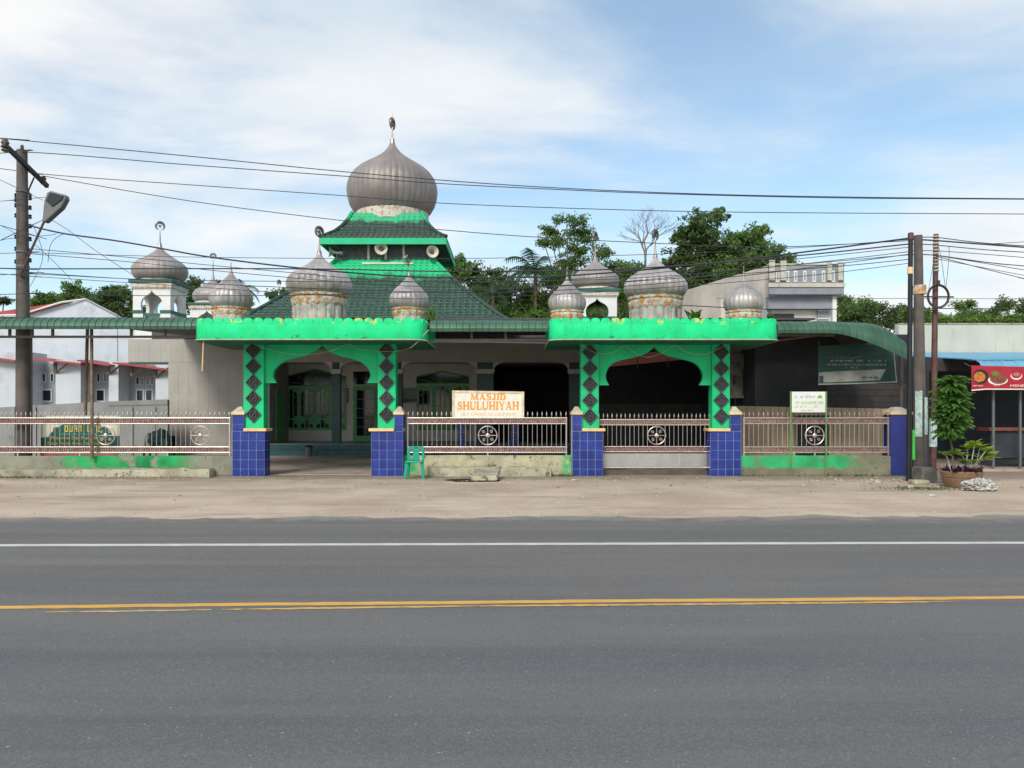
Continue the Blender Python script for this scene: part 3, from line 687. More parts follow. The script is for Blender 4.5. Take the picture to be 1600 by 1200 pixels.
# steel gate in the second gateway
gt = root('steel_gate', (X(1022, 20.85), 20.85, 0), 'low stainless sliding gate with plain sheet panels at its foot', 'gate')
yg = 20.88; zg = [Z(p, yg) for p in (656, 664, 698, 706)]
fence(gt, X(934, yg), X(1110, yg), yg, zg, [(X(1026, yg), Z(680.5, yg), 14*yg/FPX)], pitch=.115, zleg=.10)
xa, xb = X(938, yg), X(1108, yg)
for i, (p0, p1) in enumerate(((940, 995), (997, 1061), (1063, 1106))):
    box('sheet_panel', m['sheet'], gt, X(p0, yg), X(p1, yg), yg-.012, yg+.004, Z(729, yg), Z(708.5, yg))
for i, p in enumerate((996, 1062)): box('mullion', m['steel'], gt, X(p, yg)-.018, X(p, yg)+.018, yg-.014, yg+.014, Z(729, yg), Z(708.2, yg))
MB().tube([(xa-.05, yg-.005, Z(730.5, yg)), (xb+.05, yg-.005, Z(730.5, yg))], .022, 8).build('rail', m['steel'], gt, True)
box('bottom_channel', m['frame'], gt, xa-.05, xb+.05, yg-.02, yg+.03, .0, .13)
# right end pier
ep = root('end_pier', (X(1406, 20.8), 20.8, 0), 'plain dark blue pier with cream cap at the end of the fence by the poles', 'pillar')
e0, e1 = X(1390.5, 20.75), X(1423, 20.75)
box('shaft', m['tile_plain'], ep, e0, e1, 20.70, 21.2, .0, Z(648, 20.7), bevel=.01)
box('cap', m['cream'], ep, e0-.02, e1+.02, 20.67, 21.22, Z(648, 20.7)+.001, Z(643.5, 20.7), bevel=.008)
zc_ = Z(643.5, 20.7); MB().hexa([(e0, 20.7, zc_), (e1, 20.7, zc_), (e1, 21.2, zc_), (e0, 21.2, zc_)], [(e0+.18, 20.9, zc_+.13), (e1-.18, 20.9, zc_+.13), (e1-.18, 21.05, zc_+.13), (e0+.18, 21.05, zc_+.13)]).build('cap_top', m['cap'], ep)

# ------------------------------------------------------------------ the mosque
MX, MY = -5.5, 36.2
mq = root('mosque', (MX, MY, 0), 'mosque with tiered dark green tiled roof, bright green fascia and large grey onion dome', 'mosque')
def tiled_roof(name, parent, prof, c, pitch_w=.26, course=.21, mat=None):
    """four concave hipped slopes of overlapping wavy tiles; prof = [(half width, z)] from eave to top"""
    L = [0]
    for (h0, z0), (h1, z1) in zip(prof[:-1], prof[1:]): L.append(L[-1] + math.hypot(h1-h0, z1-z0))
    def at(d):
        d = min(d, L[-1]-1e-6); i = 0
        while i < len(L)-2 and L[i+1] < d: i += 1
        u = (d-L[i])/(L[i+1]-L[i]); (h0, z0), (h1, z1) = prof[i], prof[i+1]; return h0+(h1-h0)*u, z0+(z1-z0)*u
    nr = int(L[-1]/course); mb = MB()
    for side in range(4):
        ca, sa = math.cos(side*math.pi/2), math.sin(side*math.pi/2)
        v = []; f = []
        for r_ in range(nr):
            h0, z0 = at(L[-1]*r_/nr); h1, z1 = at(L[-1]*(r_+1.12)/nr)
            k_ = max(4, int(2*h0/(pitch_w/4))); base = len(v)
            sh = (r_ % 2)*.5
            for i in range(k_+1):
                u = -1 + 2*i/k_
                w = max(0, math.cos((u*h0/pitch_w + sh*.0)*2*math.pi)) * .045
                for (h, z, lift) in ((h0+.01, z0+.045+w-.05, 0), (h0, z0+.045+w, 0), (h1, z1+.002+w*.9, 0)):
                    x, y = u*h, -h
                    v.append((c[0]+x*ca-y*sa, c[1]+x*sa+y*ca, z))
            for i in range(k_):
                for q in range(2):
                    b_ = base + i*3 + q; f.append((b_, b_+3, b_+4, b_+1))
        mb.add(v, f)
    o = mb.build(name, mat or m['roof'], parent, True, kind='stuff', sharp=50)
    # hip caps
    for sx, sy in ((-1, -1), (1, -1), (1, 1), (-1, 1)):
        pts = [(c[0]+sx*(h+.01), c[1]+sy*(h+.01), z+.05) for h, z in prof]
        MB().tube(pts, .085, 6).build('hip_cap', mat or m['roof'], parent, True)
    return o
body = MB(); body.box(-15.9, .55, 34.9, 41.5, 0, 4.9); 
prof_low = [(5.65, 5.10), (5.3, 5.30), (4.85, 5.62), (4.4, 6.0), (4.0, 6.36), (3.4, 6.88), (2.8, 7.48), (2.05, 8.32)]
tiled_roof('lower_roof', mq, prof_low, (MX, MY))
MB().hexa([(MX-5.6, MY-5.6, 5.0), (MX+5.6, MY-5.6, 5.0), (MX+5.6, MY+5.6, 5.0), (MX-5.6, MY+5.6, 5.0)],
          [(MX-5.5, MY-5.5, 5.08), (MX+5.5, MY-5.5, 5.08), (MX+5.5, MY+5.5, 5.08), (MX-5.5, MY+5.5, 5.08)]).build('eave_soffit', m['wood'], mq)
# clerestory
hc = 2.02; zc0, zc1 = 8.15, 9.25
cl = box('clerestory', m['wood'], mq, MX-hc, MX+hc, MY-hc, MY+hc, zc0, zc1)
yf = MY-hc
for px in (531, 553, 576, 603, 631, 655, 676): box('post', m['horn'] if px in (576, 603, 631) else m['wood'], cl, X(px, yf)-.05, X(px, yf)+.05, yf-.05, yf-.002, zc0, zc1-.12)
for px0, px1 in ((534, 551), (555, 574), (579, 601), (605, 629), (633, 653), (657, 674)): box('louvre_panel', m['glass_dark'] if 0 else m['wood'], cl, X(px0, yf), X(px1, yf), yf-.022, yf-.001, zc0+.2, zc1-.2)
for i in range(4):
    yy_ = MY-hc+.3+i*.95; box('side_panel', m['wood'], cl, MX+hc+.001, MX+hc+.03, yy_, yy_+.75, zc0+.2, zc1-.2)
box('ledge', m['horn'], cl, X(566, yf-.3), X(646, yf-.3), yf-.35, yf-.06, Z(412, yf-.3)-.03, Z(412, yf-.3)+.05)
he = 2.70; z0u = 8.86
prof_up = [(2.70, 9.14), (2.45, 9.28), (2.15, 9.50), (1.9, 9.78), (1.7, 10.10), (1.52, 10.48)]
fa = MB()
for sx, sy in ((0, -1), (0, 1), (-1, 0), (1, 0)):
    q = [(MX-he if sx == 0 else MX+sx*he, ), ]
for x0_, x1_, y0_, y1_ in ((MX-he, MX+he, MY-he, MY-he+.04), (MX-he, MX+he, MY+he-.04, MY+he), (MX-he, MX-he+.04, MY-he+.041, MY+he-.041), (MX+he-.04, MX+he, MY-he+.041, MY+he-.041)):
    box('fascia_board', m['fascia'], mq, x0_, x1_, y0_, y1_, z0u, z0u+.27)
box('upper_soffit', m['wood'], mq, MX-he+.05, MX+he-.05, MY-he+.05, MY+he-.05, z0u+.20, z0u+.24)
tiled_roof('upper_roof', mq, prof_up, (MX, MY), .24, .19)
box('roof_core', m['wood'], mq, MX-1.5, MX+1.5, MY-1.5, MY+1.5, 9.2, 10.45)
MB().lathe([(1.66, 10.30), (1.66, 10.86), (1.72, 10.90), (1.72, 10.97), (1.60, 11.0)], 40, (MX, MY, 0)).build('dome_ring', m['frieze'], mq, True)
mr = 70.5*MY/FPX
dome(mq, (X(613, MY), MY, Z(338, MY)), mr, PROF_MAIN, 44, m['zinc_dark'], None, Z(203, MY), .30, 1.35, lobe=.012)
MB().tube([P(613, 186, MY), P(613, 176, MY)], .012, 5).build('lightning_rod', m['finial'], mq)

# verandah and facade
YA = 31.5; YB = 34.2                        # arcade plane, back wall plane
zb0, zb1 = Z(566, YA), Z(530, YA)
xL, xR = X(200, YA), X(915, YA)
bm_ = box('facade_beam', m['facade_joint'], mq, xL, xR, YA, YA+.35, zb0, zb1)
wl_ = box('side_wall', m['facade_joint'], mq, X(263, YA), X(421, YA), YA+.004, YB, 0, zb0-.002)
def wall_tiles(parent, x0, x1, z0, z1, y, w, h):
    nc = round((x1-x0)/w); w = (x1-x0)/nc; nr = round((z1-z0)/h); h = (z1-z0)/nr; g = .003
    me_ = MB().box(-w/2+g, w/2-g, -.005, 0, -h/2+g, h/2-g).mesh('wall_tile', m['facade'])
    for i in range(nc):
        for j in range(nr): piece('wall_tile', me_, parent, (x0+w*(i+.5), y-.0005, z0+h*(j+.5)))
wall_tiles(wl_, X(263, YA), X(421, YA), .05, zb0-.004, YA+.004, .40, .40)
wall_tiles(bm_, xL, xR, zb0, zb1, YA, .44, .46)
box('beam_upstand', m['wood'], mq, X(236, YA), xR, YA+.06, YA+.30, zb1+.001, 4.98)
box('beam_edge', m['tealband'], mq, xL+.02, X(262, YA), YA+.02, YA+.3, zb0-.07, zb0-.001)
box('side_door', m['winframe'], mq, X(421, YA)+.001, X(421, YA)+.06, 32.3, 33.3, .48, 2.6)
vf = .46
box('wing_roof', m['facade_joint'], mq, xL+.01, X(421, YA), YA+.351, 36.6, zb0+.2, 4.55)
box('wing_wall', m['facade_joint'], mq, X(263, YA)+.3, X(421, YA), YB+.001, 36.5, 0, zb0+.199)
box('wall_head', m['facade_joint'], mq, X(263, YA)+.1, X(421, YA)-.001, YA+.352, YB, zb0-.0015, zb0+.199)
box('verandah_floor', m['verandah'], mq, X(421, YA)+.07, X(915, YA), 30.95, YB, 0, vf)
box('riser', m['teal_step'], mq, X(415, 30.9), X(915, 30.9), 30.93, 30.948, 0.23, vf-.03)
box('step', m['teal_step'], mq, X(417, 30.5), X(915, 30.5), 30.5, 30.928, 0, .225)
back = box('back_wall', m['whitewall'], mq, X(421, YA), X(765, YB), YB, YB+.2, 0, 5.0)
box('ceiling', m['whitewall'], mq, X(421, YA), X(915, YA), YA+.36, YB, zb0+.1, zb0+.16)
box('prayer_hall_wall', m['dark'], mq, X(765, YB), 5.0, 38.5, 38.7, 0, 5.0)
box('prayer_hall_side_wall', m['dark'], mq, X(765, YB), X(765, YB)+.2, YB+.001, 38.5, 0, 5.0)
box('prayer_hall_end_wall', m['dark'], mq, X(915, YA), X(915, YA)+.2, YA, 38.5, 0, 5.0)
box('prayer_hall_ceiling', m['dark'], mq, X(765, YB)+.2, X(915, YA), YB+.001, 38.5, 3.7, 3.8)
def bracket(x, s, mat=m['whitewall']):
    r_ = .40; z1 = zb0-.002; poly = [(x, z1), (x + s*r_*1.15, z1)] + [(x + s*r_*1.15*(1-math.sin(a)), z1 - r_*(1-math.cos(a))) for a in [math.pi/2*i/8 for i in range(1, 9)]]
    MB().prism(poly, YA+.03, YA+.30).build('arch_bracket', mat, mq)
for p0, p1 in ((518, 531), (615.5, 628), (745, 771), (889, 906)):
    x0, x1 = X(p0, YA), X(p1, YA); zcap = Z(576, YA)
    k = box('verandah_column', m['teal'], mq, x0, x1, YA+.02, YA+.32, vf, zcap-.2, bevel=.006)
    box('capital', m['whitewall'], k, x0-.05, x1+.05, YA-.02, YA+.37, zcap-.11, zcap-.02, bevel=.01)
    box('capital', m['whitewall'], k, x0-.02, x1+.02, YA, YA+.35, zcap-.199, zcap-.112, bevel=.01)
    box('column_head', m['teal'], k, x0+.02, x1-.02, YA+.04, YA+.30, zcap-.019, zb0-.003)
    bracket(x0+.015, -1); bracket(x1-.015, 1)
bracket(X(421, YA)+.001, 1)
def lattice(px0, px1, py0, py1, leaves, peak):
    x0, x1, z0, z1 = X(px0, YB), X(px1, YB), Z(py1, YB), Z(py0, YB); y = YB
    w = root_part('window', x0, x1, z0, z1, y)
    lw = (x1-x0)/leaves
    for i in range(leaves):
        a_, b_ = x0+lw*i+.07, x0+lw*(i+1)-.05
        zs = z0 + (z1-z0)*.30
        # upper lights with shaped heads
        nb = 3; bw = (b_-a_)/nb
        for k in range(nb):
            q0, q1 = a_+bw*k+.022, a_+bw*(k+1)-.022; hm = .10 if k == 1 else 0
            poly = [(q0, zs+.08-(.12 if k == 1 else (0 if k == 0 else .06))), (q1, zs+.08-(.12 if k == 1 else (.06 if k == 0 else 0))), (q1, z1-.20+hm-(.10 if k == 2 else 0)), ((q0+q1)/2, z1-.15+hm), (q0, z1-.20+hm-(.10 if k == 0 else 0))]
            MB().prism(poly, y-.062, y-.052).build('pane', m['glass_dark'], w)
            poly = [(q0, z0+.10), (q1, z0+.10), (q1, zs-.24+hm*1.3-(.08 if k == 2 else 0)), (q0, zs-.24+hm*1.3-(.08 if k == 0 else 0))]
            MB().prism(poly, y-.062, y-.052).build('pane', m['glass_dark'], w)
            for zf in (.35, .68): box('muntin', m['muntin'], w, q0, q1, y-.068, y-.063, zs+(z1-zs)*(zf+.06*(k == 1)), zs+(z1-zs)*(zf+.06*(k == 1))+.02)
    # transom fan
    zt = z1+.06; hgt = peak
    MB().prism([(x0, zt), (x1, zt), (x1, zt+hgt*.55), ((x0+x1)/2, zt+hgt), (x0, zt+hgt*.55)], y-.03, y-.002).build('transom', m['glass_dark'], w)
    for i in range(9):
        a_ = math.pi*(i+.5)/9; d = Vector((math.cos(a_), 0, math.sin(a_)))
        lim = min((x1-x0)/2/max(.05, abs(d.x)), hgt*.6/max(.2, d.z)); c0 = Vector(((x0+x1)/2, y-.036, zt))
        MB().tube([c0, c0+d*lim*.95], .012, 4).build('fan_bar', m['winframe'], w)
    MB().prism([(x0-.06, zt-.02), (x1+.06, zt-.02), (x1+.06, zt+.04), (x0-.06, zt+.04)], y-.07, y-.001).build('transom_rail', m['winframe'], w)
    for sx_, xa_ in ((-1, x0), (1, x1)):
        MB().tube([(xa_, y-.03, zt+hgt*.55), ((x0+x1)/2, y-.03, zt+hgt)], .03, 4).build('pediment_bar', m['winframe'], w)
def root_part(name, x0, x1, z0, z1, y): return box(name, m['winframe'], mq, x0, x1, y-.05, y-.001, z0, z1, bevel=.004)
lattice(443, 541, 606, 672, 4, .75); lattice(651, 732, 602, 672, 3, .55)
# door with ten lights
dx0, dx1, dz0, dz1 = X(552, YB), X(590, YB), vf, Z(603, YB)
dr_ = box('door', m['winframe'], mq, dx0, dx1, YB-.06, YB-.001, dz0, dz1, bevel=.005)
for i in range(2):
    for j in range(5):
        wq = (dx1-dx0-.28)/2; hq = (dz1-dz0-.40)/5; xq = dx0+.14+wq*i; zq = dz0+.22+hq*j
        box('pane', m['glass_dark'], dr_, xq+.012, xq+wq-.012, YB-.068, YB-.061, zq+.012, zq+hq-.012)
for i in range(1): box('muntin', m['muntin'], dr_, (dx0+dx1)/2-.012, (dx0+dx1)/2+.012, YB-.075, YB-.0685, dz0+.22, dz1-.18)
for j in range(1, 5): box('muntin', m['muntin'], dr_, dx0+.14, dx1-.14, YB-.0735, YB-.0687, dz0+.22+hq*j-.011, dz0+.22+hq*j+.011)
box('transom', m['glass_dark'], mq, dx0, dx1, YB-.03, YB-.002, dz1+.06, dz1+.62)
fp = root('picture_frame', (X(538, YB), YB-.05, Z(617, YB)), 'small brown framed notice on the verandah wall beside the door', 'frame')
box('frame', m['oldpost'], fp, X(532, YB), X(545, YB), YB-.04, YB-.004, Z(629, YB), Z(606, YB)); box('print', m['poster'], fp, X(533.3, YB), X(543.7, YB), YB-.046, YB-.041, Z(627.5, YB), Z(607.5, YB))
nb_ = root('notice_board', (X(640, YB), YB-.1, Z(618, YB)), 'grey notice board hung in the verandah beside the lattice window nearer the name sign', 'board')
box('board', m['muntin'], nb_, X(626, YA+.6), X(655, YA+.6), YA+.6, YA+.63, Z(630, YA+.6), Z(606, YA+.6))
for i in range(7):
    x_ = X(629+i*3.4, YA+.6); box('letter', m['blackprint'], nb_, x_, x_+.055, YA+.595, YA+.599, Z(627, YA+.6), Z(623.6, YA+.6))

# minarets
def minaret(label, pxc, Yf, half, py_top, Rp, py_bot, py_tip, prof, cres, cyaw, group='corner minarets of the mosque', low=4.3, zfoot=0):
    k = Yf/FPX; xc = X(pxc, Yf+half); yc = Yf+half; s = half
    g = root('minaret', (xc, yc, 0), label, 'minaret', group)
    zt = Z(py_top, Yf); zb = max(low, zt-1.75)
    box('shaft', m['white'], g, xc-s+.05, xc+s-.05, yc-s+.05, yc+s-.05, zfoot, zb)
    ow = s*.58; oh = zt - zb - .12
    op = [(.80, 0), (.80, .42), (.92, .46), (1.0, .56), (1.0, .66), (.90, .75), (.66, .83), (.36, .88), (.14, .93), (0, 1.0)]
    def face(yaw):
        poly = [(-s, 0), (-s, zt-zb), (s, zt-zb), (s, 0)] + [(a_*ow, b_*oh) for a_, b_ in op] + [(-a_*ow, b_*oh) for a_, b_ in op[-2::-1]]
        mb = MB().prism(poly, -s, -s+.14)
        c_, s_ = math.cos(yaw), math.sin(yaw); mb.v = [(xc+x*c_-y*s_, yc+x*s_+y*c_, zb+z) for x, y, z in mb.v]
        return mb
    for i in range(4):
        mb = face(i*math.pi/2)
        if i % 2: mb.v = [(xc+(x-xc)*.998 , yc+(y-yc)*.90, z-.001) for x, y, z in mb.v]
        o = mb.build('arch_wall', m['white'], g)
    zr_ = zb + (zt-zb)*.36
    box('band', m['tealband'], g, xc-s-.025, xc-ow*.78, yc-s-.025, yc-s+.16, zr_, zr_+.14); box('band', m['tealband'], g, xc+ow*.78, xc+s+.025, yc-s-.025, yc-s+.16, zr_, zr_+.14)
    box('band', m['tealband'], g, xc+s-.16, xc+s+.026, yc-s+.17, yc+s+.02, zr_, zr_+.14); box('band', m['tealband'], g, xc-s-.026, xc-s+.16, yc-s+.17, yc+s+.02, zr_, zr_+.14)
    box('balustrade', m['tealband'], g, xc-ow*.79, xc+ow*.79, yc-s+.02, yc-s+.1, zr_-.12, zr_)
    box('pier', m['white'], g, xc-.22, xc+.2, yc-s+.11, yc-s+.3, zb, zr_-.121)
    for i in range(12):
        pass
    fz = zt-.02
    fr_ = box('frieze', m['frieze'], g, xc-s-.08, xc+s+.08, yc-s-.08, yc+s+.08, fz+.02, fz+.22, bevel=.02)
    for i in range(16):
        xx = xc - s - .06 + (2*s+.12)*(i+.5)/16
        MB().prism([(xx-.035, fz+.019), (xx+.035, fz+.019), (xx, fz-.06)], yc-s-.075, yc-s-.03).build('drip', m['frieze'], fr_)
    box('cornice', m['tealband'], g, xc-s-.14, xc+s+.14, yc-s-.14, yc+s+.14, fz+.221, fz+.36, bevel=.015)
    zd = fz+.36
    MB().lathe([(s*1.10, zd), (s*1.05, zd+.12)], 28, (xc, yc, 0)).build('collar', m['frieze'], g)
    dome(g, (xc, yc, zd+.10), Rp*(Yf+half)/FPX, prof, 30, m['zinc_dark'] if 0 else m['zinc2'], None, Z(py_tip, yc), cres, cyaw, lobe=.012)
m['zinc2'] = mk('minaret_zinc', (.35, .315, .295), .54, .26, var=.14, scale=1.4, streak=((.15, .13, .12), .6, .8), objvar=.05)
minaret('white minaret with arched openings standing before the pale house with red roof', 250, 34.0, .81, 449, 41.5, 440, 360, PROF_WIDE, .22, .5, zfoot=4.55)
minaret('white minaret with a palm growing in its arch between the two gateways', 930, 37.2, .93, 462, 37.5, 444, 377, PROF_WIDE, .26, 1.05)
minaret('white minaret half hidden behind the outer small dome of the open gateway', 333, 46.0, .98, 482, 30.5, 470, 405, PROF_WIDE, .20, .1)
minaret('distant minaret hidden behind the tiled roof except for its spire', 436, 60.0, 1.0, 497, 23, 490, 446, PROF_WIDE, .24, 1.2)

# loudspeakers
def horn(label, c, d, r_, mat=m['horn']):
    d = Vector(d).normalized(); c = Vector(c)
    g = root('loudspeaker', c - d*r_*1.9, label, 'loudspeaker', 'horn loudspeakers on the clerestory')
    MB().lathe([(r_*.22, -r_*1.9), (r_*.24, -r_*1.2), (r_*.34, -r_*.8), (r_*.55, -r_*.4), (r_*.82, -r_*.12), (r_, 0), (r_*1.04, .01), (r_*.98, .012), (r_*.80, -r_*.14), (r_*.5, -r_*.42), (r_*.3, -r_*.8), (.01, -r_*.85)], 20, c, axis=d).build('bell', mat, g, True)
    MB().lathe([(r_*.26, -r_*.75), (r_*.30, -r_*.4), (r_*.22, -r_*.25), (.01, -r_*.22)], 12, c, axis=d).build('throat', m['horn_dark'], g, True)
    MB().lathe([(r_*.42, -r_*2.5), (r_*.42, -r_*1.85)], 14, c, axis=d).build('driver', m['lampgrey'], g, True)
    MB().tube([c - d*r_*1.4, c - d*r_*1.4 - Vector((0, 0, r_*1.3)), c - d*r_*2.2 - Vector((0, 0, r_*1.5))], .025, 6).build('bracket', m['frame'], g, True)
yh = yf - .55
horn('cream horn loudspeaker facing the road at the middle of the clerestory', P(595.5, 388, yh), (.12, -1, -.06), 9.6*yh/FPX)
horn('cream horn loudspeaker facing the road near the clerestory corner', P(676, 393, yh), (.3, -1, -.05), 9.2*yh/FPX)
horn('grey horn loudspeaker pointing sideways at the end of the clerestory', P(515, 394, yh), (-1, -.35, .05), 8*yh/FPX, m['muntin'])
horn('small grey horn loudspeaker drooping on the roof ledge', P(633, 402, yh+.1), (-.5, -.45, .6), 5.5*yh/FPX, m['muntin'])

# ------------------------------------------------------------------ green canopies
PROFC = [(20.02, 3.775), (20.0, 3.86), (20.03, 3.95), (20.12, 4.03), (20.28, 4.085), (20.55, 4.12), (21.2, 4.17), (22.3, 4.26)]
def panel_mesh(w, drop0=0, drop1=0, prof=PROFC, mat=None):
    xs_ = [(-.5, .020), (-.43, .004), (-.2, .0), (.0, .007), (.2, 0), (.43, .004), (.5, .020)]
    v = []; f = []; K = len(xs_)
    for i, (y, z) in enumerate(prof):
        a_ = prof[max(i-1, 0)]; b_ = prof[min(i+1, len(prof)-1)]; ty, tz = b_[0]-a_[0], b_[1]-a_[1]; L = math.hypot(ty, tz); ny, nz = -tz/L, ty/L
        for xx, o in xs_:
            
            wt = (1, .86, .68, .48, .30, .12, 0, 0)[i] if isinstance(drop0, tuple) else 0
            dd = ((drop0[0]+(drop1[0]-drop0[0])*(xx+.5))*wt + (drop0[1]+(drop1[1]-drop0[1])*(xx+.5))*(1-wt)) if isinstance(drop0, tuple) else 0
            v.append((xx*w*1.03, y-20.0+ny*o, z-3.775+nz*o-dd))
    for i in range(len(prof)-1):
        for k in range(K-1): f.append((i*K+k, i*K+k+1, (i+1)*K+k+1, (i+1)*K+k))
    return MB().add(v, f).mesh('roof_panel', mat or m['canopy'], True, 30)
def canopy(label, x0, x1, pitch, posts=(), beam=True, struts=(), droop=None, yb=3.58, dz=0):
    g = root('awning', ((x0+x1)/2, 20.3, 0), label, 'awning')
    n_ = round((x1-x0)/pitch); w = (x1-x0)/n_; me_ = panel_mesh(w)
    for i in range(n_):
        xm = x0 + w*(i+.5)
        if droop and xm + w/2 > droop[0]:
            def dr(x):
                u = max(0, min(1, (x-droop[0])/(droop[1]-droop[0]))); return (.70*u**1.5, .42*max(0, (u-.55)/.45)**2.2)
            piece('roof_panel', panel_mesh(w, dr(xm-w/2), dr(xm+w/2)), g, (xm, 20.0, 3.775+dz))
        else: piece('roof_panel', me_, g, (xm, 20.0, 3.775+dz), (random.gauss(0, .004), random.gauss(0, .004), 0))
    xe = droop[0] + .2 if droop else x1
    if beam: box('beam', m['frame'], g, x0+.02, xe-.02, 20.28, 20.34, yb, yb+.06)
    for s_ in struts: box('strut', m['frame'], g, s_-.03, s_+.03, 20.285, 20.335, yb+.061, 4.04+dz)
    box('rear_beam', m['frame'], g, x0+.02, xe-.02, 22.2, 22.26, 4.14+dz, 4.22+dz)
    for i in range(int((xe-x0)/1.3)+1):
        xx = x0+.1+i*1.3
        if xx < xe-.1: MB().tube([(xx, 20.3, 3.98+dz), (xx, 22.23, 4.18+dz)], .02, 5).build('rafter', m['frame'], g)
    return g
cL = canopy('green metal awning over the fence beside the utility pole', -13.9, X(312, 20.1), .172, struts=[X(p, 20.3) for p in (15, 50, 82, 205, 258)])
# posts of the left awning
for px, r_, bot in ((143.5, .04, .52),):
    MB().tube([P(px, 514, 20.31).xy.to_3d() + Vector((0, 0, 4.02)), Vector((X(px+.5, 20.31), 20.62, bot)) if 0 else Vector((X(px, 20.31), 20.31, 4.0))], r_, 6)
MB().tube([(X(144, 20.62), 20.62, Z(717, 20.62)), (X(143, 20.62), 20.62, 4.11)], .042, 8).build('post', m['oldpost'], cL, True)
MB().tube([(X(131, 21.9), 21.9, 0), (X(137, 21.9), 21.9, 4.2)], .045, 8).build('post', m['oldpost'], cL, True)
MB().tube([(X(49, 22.0), 22.0, 0), (X(49, 22.0), 22.0, 4.2)], .03, 8).build('post', m['frame'], cL, True)
cM = canopy('short straight green metal awning between the two gateways', X(671.5, 20.0), X(857, 20.0), .166, struts=[X(737, 20.3), X(790, 20.3)], dz=-.06, yb=3.50)
for xa_, xb_, ya_ in ((-10.25, 8.6, 22.31), (-13.2, -10.252, 26.0)):
    zf = 4.29 + (ya_-22.31)*.052; MB().prismx([(ya_, zf), (31.4, 4.765), (31.4, 4.82), (ya_, zf+.055)], xa_, xb_).build('roof_deck', m['deck'], cM)
MB().tube([P(672, 533, 20.5), P(760, 533.5, 20.5), P(860, 535, 20.5)], .035, 6).build('conduit', m['house_grey'], cM)
for p in (-3, 2, 6.2): MB().prismx([(22.32, 4.16), (31.3, 4.63), (31.3, 4.757), (22.32, 4.287)], p-.05, p+.05).build('deck_beam', m['frame'], cM)
DRP = (X(1300, 20.0), X(1421, 20.0), .95)
cR = canopy('green metal awning drooping round at its end beside the three poles', X(1214, 20.0)+.02, X(1420, 20.0), .168, struts=[X(1262, 20.3), X(1305, 20.3)], droop=DRP, dz=-.10, yb=3.62)
MB().tube([(X(1408, 20.95), 20.95, Z(637, 20.95)), (X(1408, 20.95), 20.95, 3.35)], .055, 8).build('post', m['frame'], cR, True)
for i in range(12):
    u = i/11
# vaulted deck behind the drooping lip
v = []; f = []
xsd = [8.602 + (X(1421, 20.0)-8.602)*i/14 for i in range(15)]
for x in xsd:
    u = max(0, (x-DRP[0])/(DRP[1]-DRP[0])); dz_ = .42*max(0, (min(1, u)-.55)/.45)**2.2 + .03
    v += [(x, 22.28, 4.22-dz_-.10), (x, 27.0, 4.40-dz_-.10), (x, 22.28, 4.17-dz_-.10), (x, 27.0, 4.35-dz_-.10)]
for i in range(14): f += [(i*4, i*4+4, i*4+5, i*4+1), (i*4+2, i*4+3, i*4+7, i*4+6)]
MB().add(v, f).build('vault_deck', m['deck'], cR, True)

# ------------------------------------------------------------------ dark parking shed behind the second gateway
sh = root('parking_shed', (8.3, 27, 0), 'dark parking shed under the roof behind the steel gate', 'shed')
YS = 24.0
xw0, xw1 = X(1180, YS), X(1421, YS)
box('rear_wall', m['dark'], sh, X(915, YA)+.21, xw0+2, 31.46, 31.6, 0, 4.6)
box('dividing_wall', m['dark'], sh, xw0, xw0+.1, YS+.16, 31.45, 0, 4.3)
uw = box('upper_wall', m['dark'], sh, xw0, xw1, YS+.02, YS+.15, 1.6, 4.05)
for i in range(5): box('board', m['darkwood_shade'], uw, X(1290, YS), xw1, YS-.005, YS+.018, 1.80+i*.19, 1.98+i*.19)
nT = 24; xt0 = X(1128, YS); xt1 = X(1421, YS)
low = box('lower_wall', m['tan_wall'], sh, xt0, xt1, YS-.14, YS-.006, 0, 1.74)
for i in range(nT):
    a_, b_ = xt0+(xt1-xt0)*i/nT, xt0+(xt1-xt0)*(i+1)/nT
    box('sheet', m['tan_wall'], low, a_+.008, b_-.008, YS-.165, YS-.142, .02, 1.87 - .10*i/nT)
box('doorway', m['dark'], low, X(1240, YS), X(1291, YS), YS-.20, YS-.168, .1, Z(649, YS), bevel=.01)
il = box('inner_low_wall', m['darkwood_shade'], sh, X(915, 29)+.3, X(1180, 29), 29.0, 29.12, 0, Z(631, 29))  # shaded run of the low wall, its darkness put into the colour
box('red_fascia', m['red_beam'], sh, 0, 1, 0, .08, 0, .22).hide_render = False
ob = bpy.data.objects['red_fascia']; bpy.data.objects.remove(ob)
def slant(name, p0, p1, y, th, mat, parent):
    a_, b_ = P(p0[0], p0[1], y), P(p1[0], p1[1], y)
    return MB().prism([(a_.x, a_.z), (b_.x, b_.z), (b_.x, b_.z+th), (a_.x, a_.z+th)], y, y+.08).build(name, mat, parent)
slant('red_fascia', (940, 574), (1181, 551), 25.5, .34, m['red_beam'], sh); slant('red_fascia', (1214, 533.5), (1297, 523), 22.6, .045, m['red_beam'], sh)
slant('lower_red_rail', (1085, 561), (1181, 553.5), 25.4, .04, m['red_beam'], sh)
MB().prism([(X(1176, 25.4), Z(560, 25.4)), (X(1181.5, 25.4), Z(560, 25.4)), (X(1181.5, 25.4), Z(547, 25.4)), (X(1176, 25.4), Z(547, 25.4))], 25.40, 25.48).build('red_post', m['red_beam'], sh)
box('shed_roof', m['deck'], sh, X(915, YA)+.3, X(1180, 27.0), 25.6, 31.4, 3.95, 4.0)
for px in (996, 1043): MB().tube([P(px, 560, 24), P(px, 575, 24)], .02, 5).build('hanger', m['pole_dark'], sh)
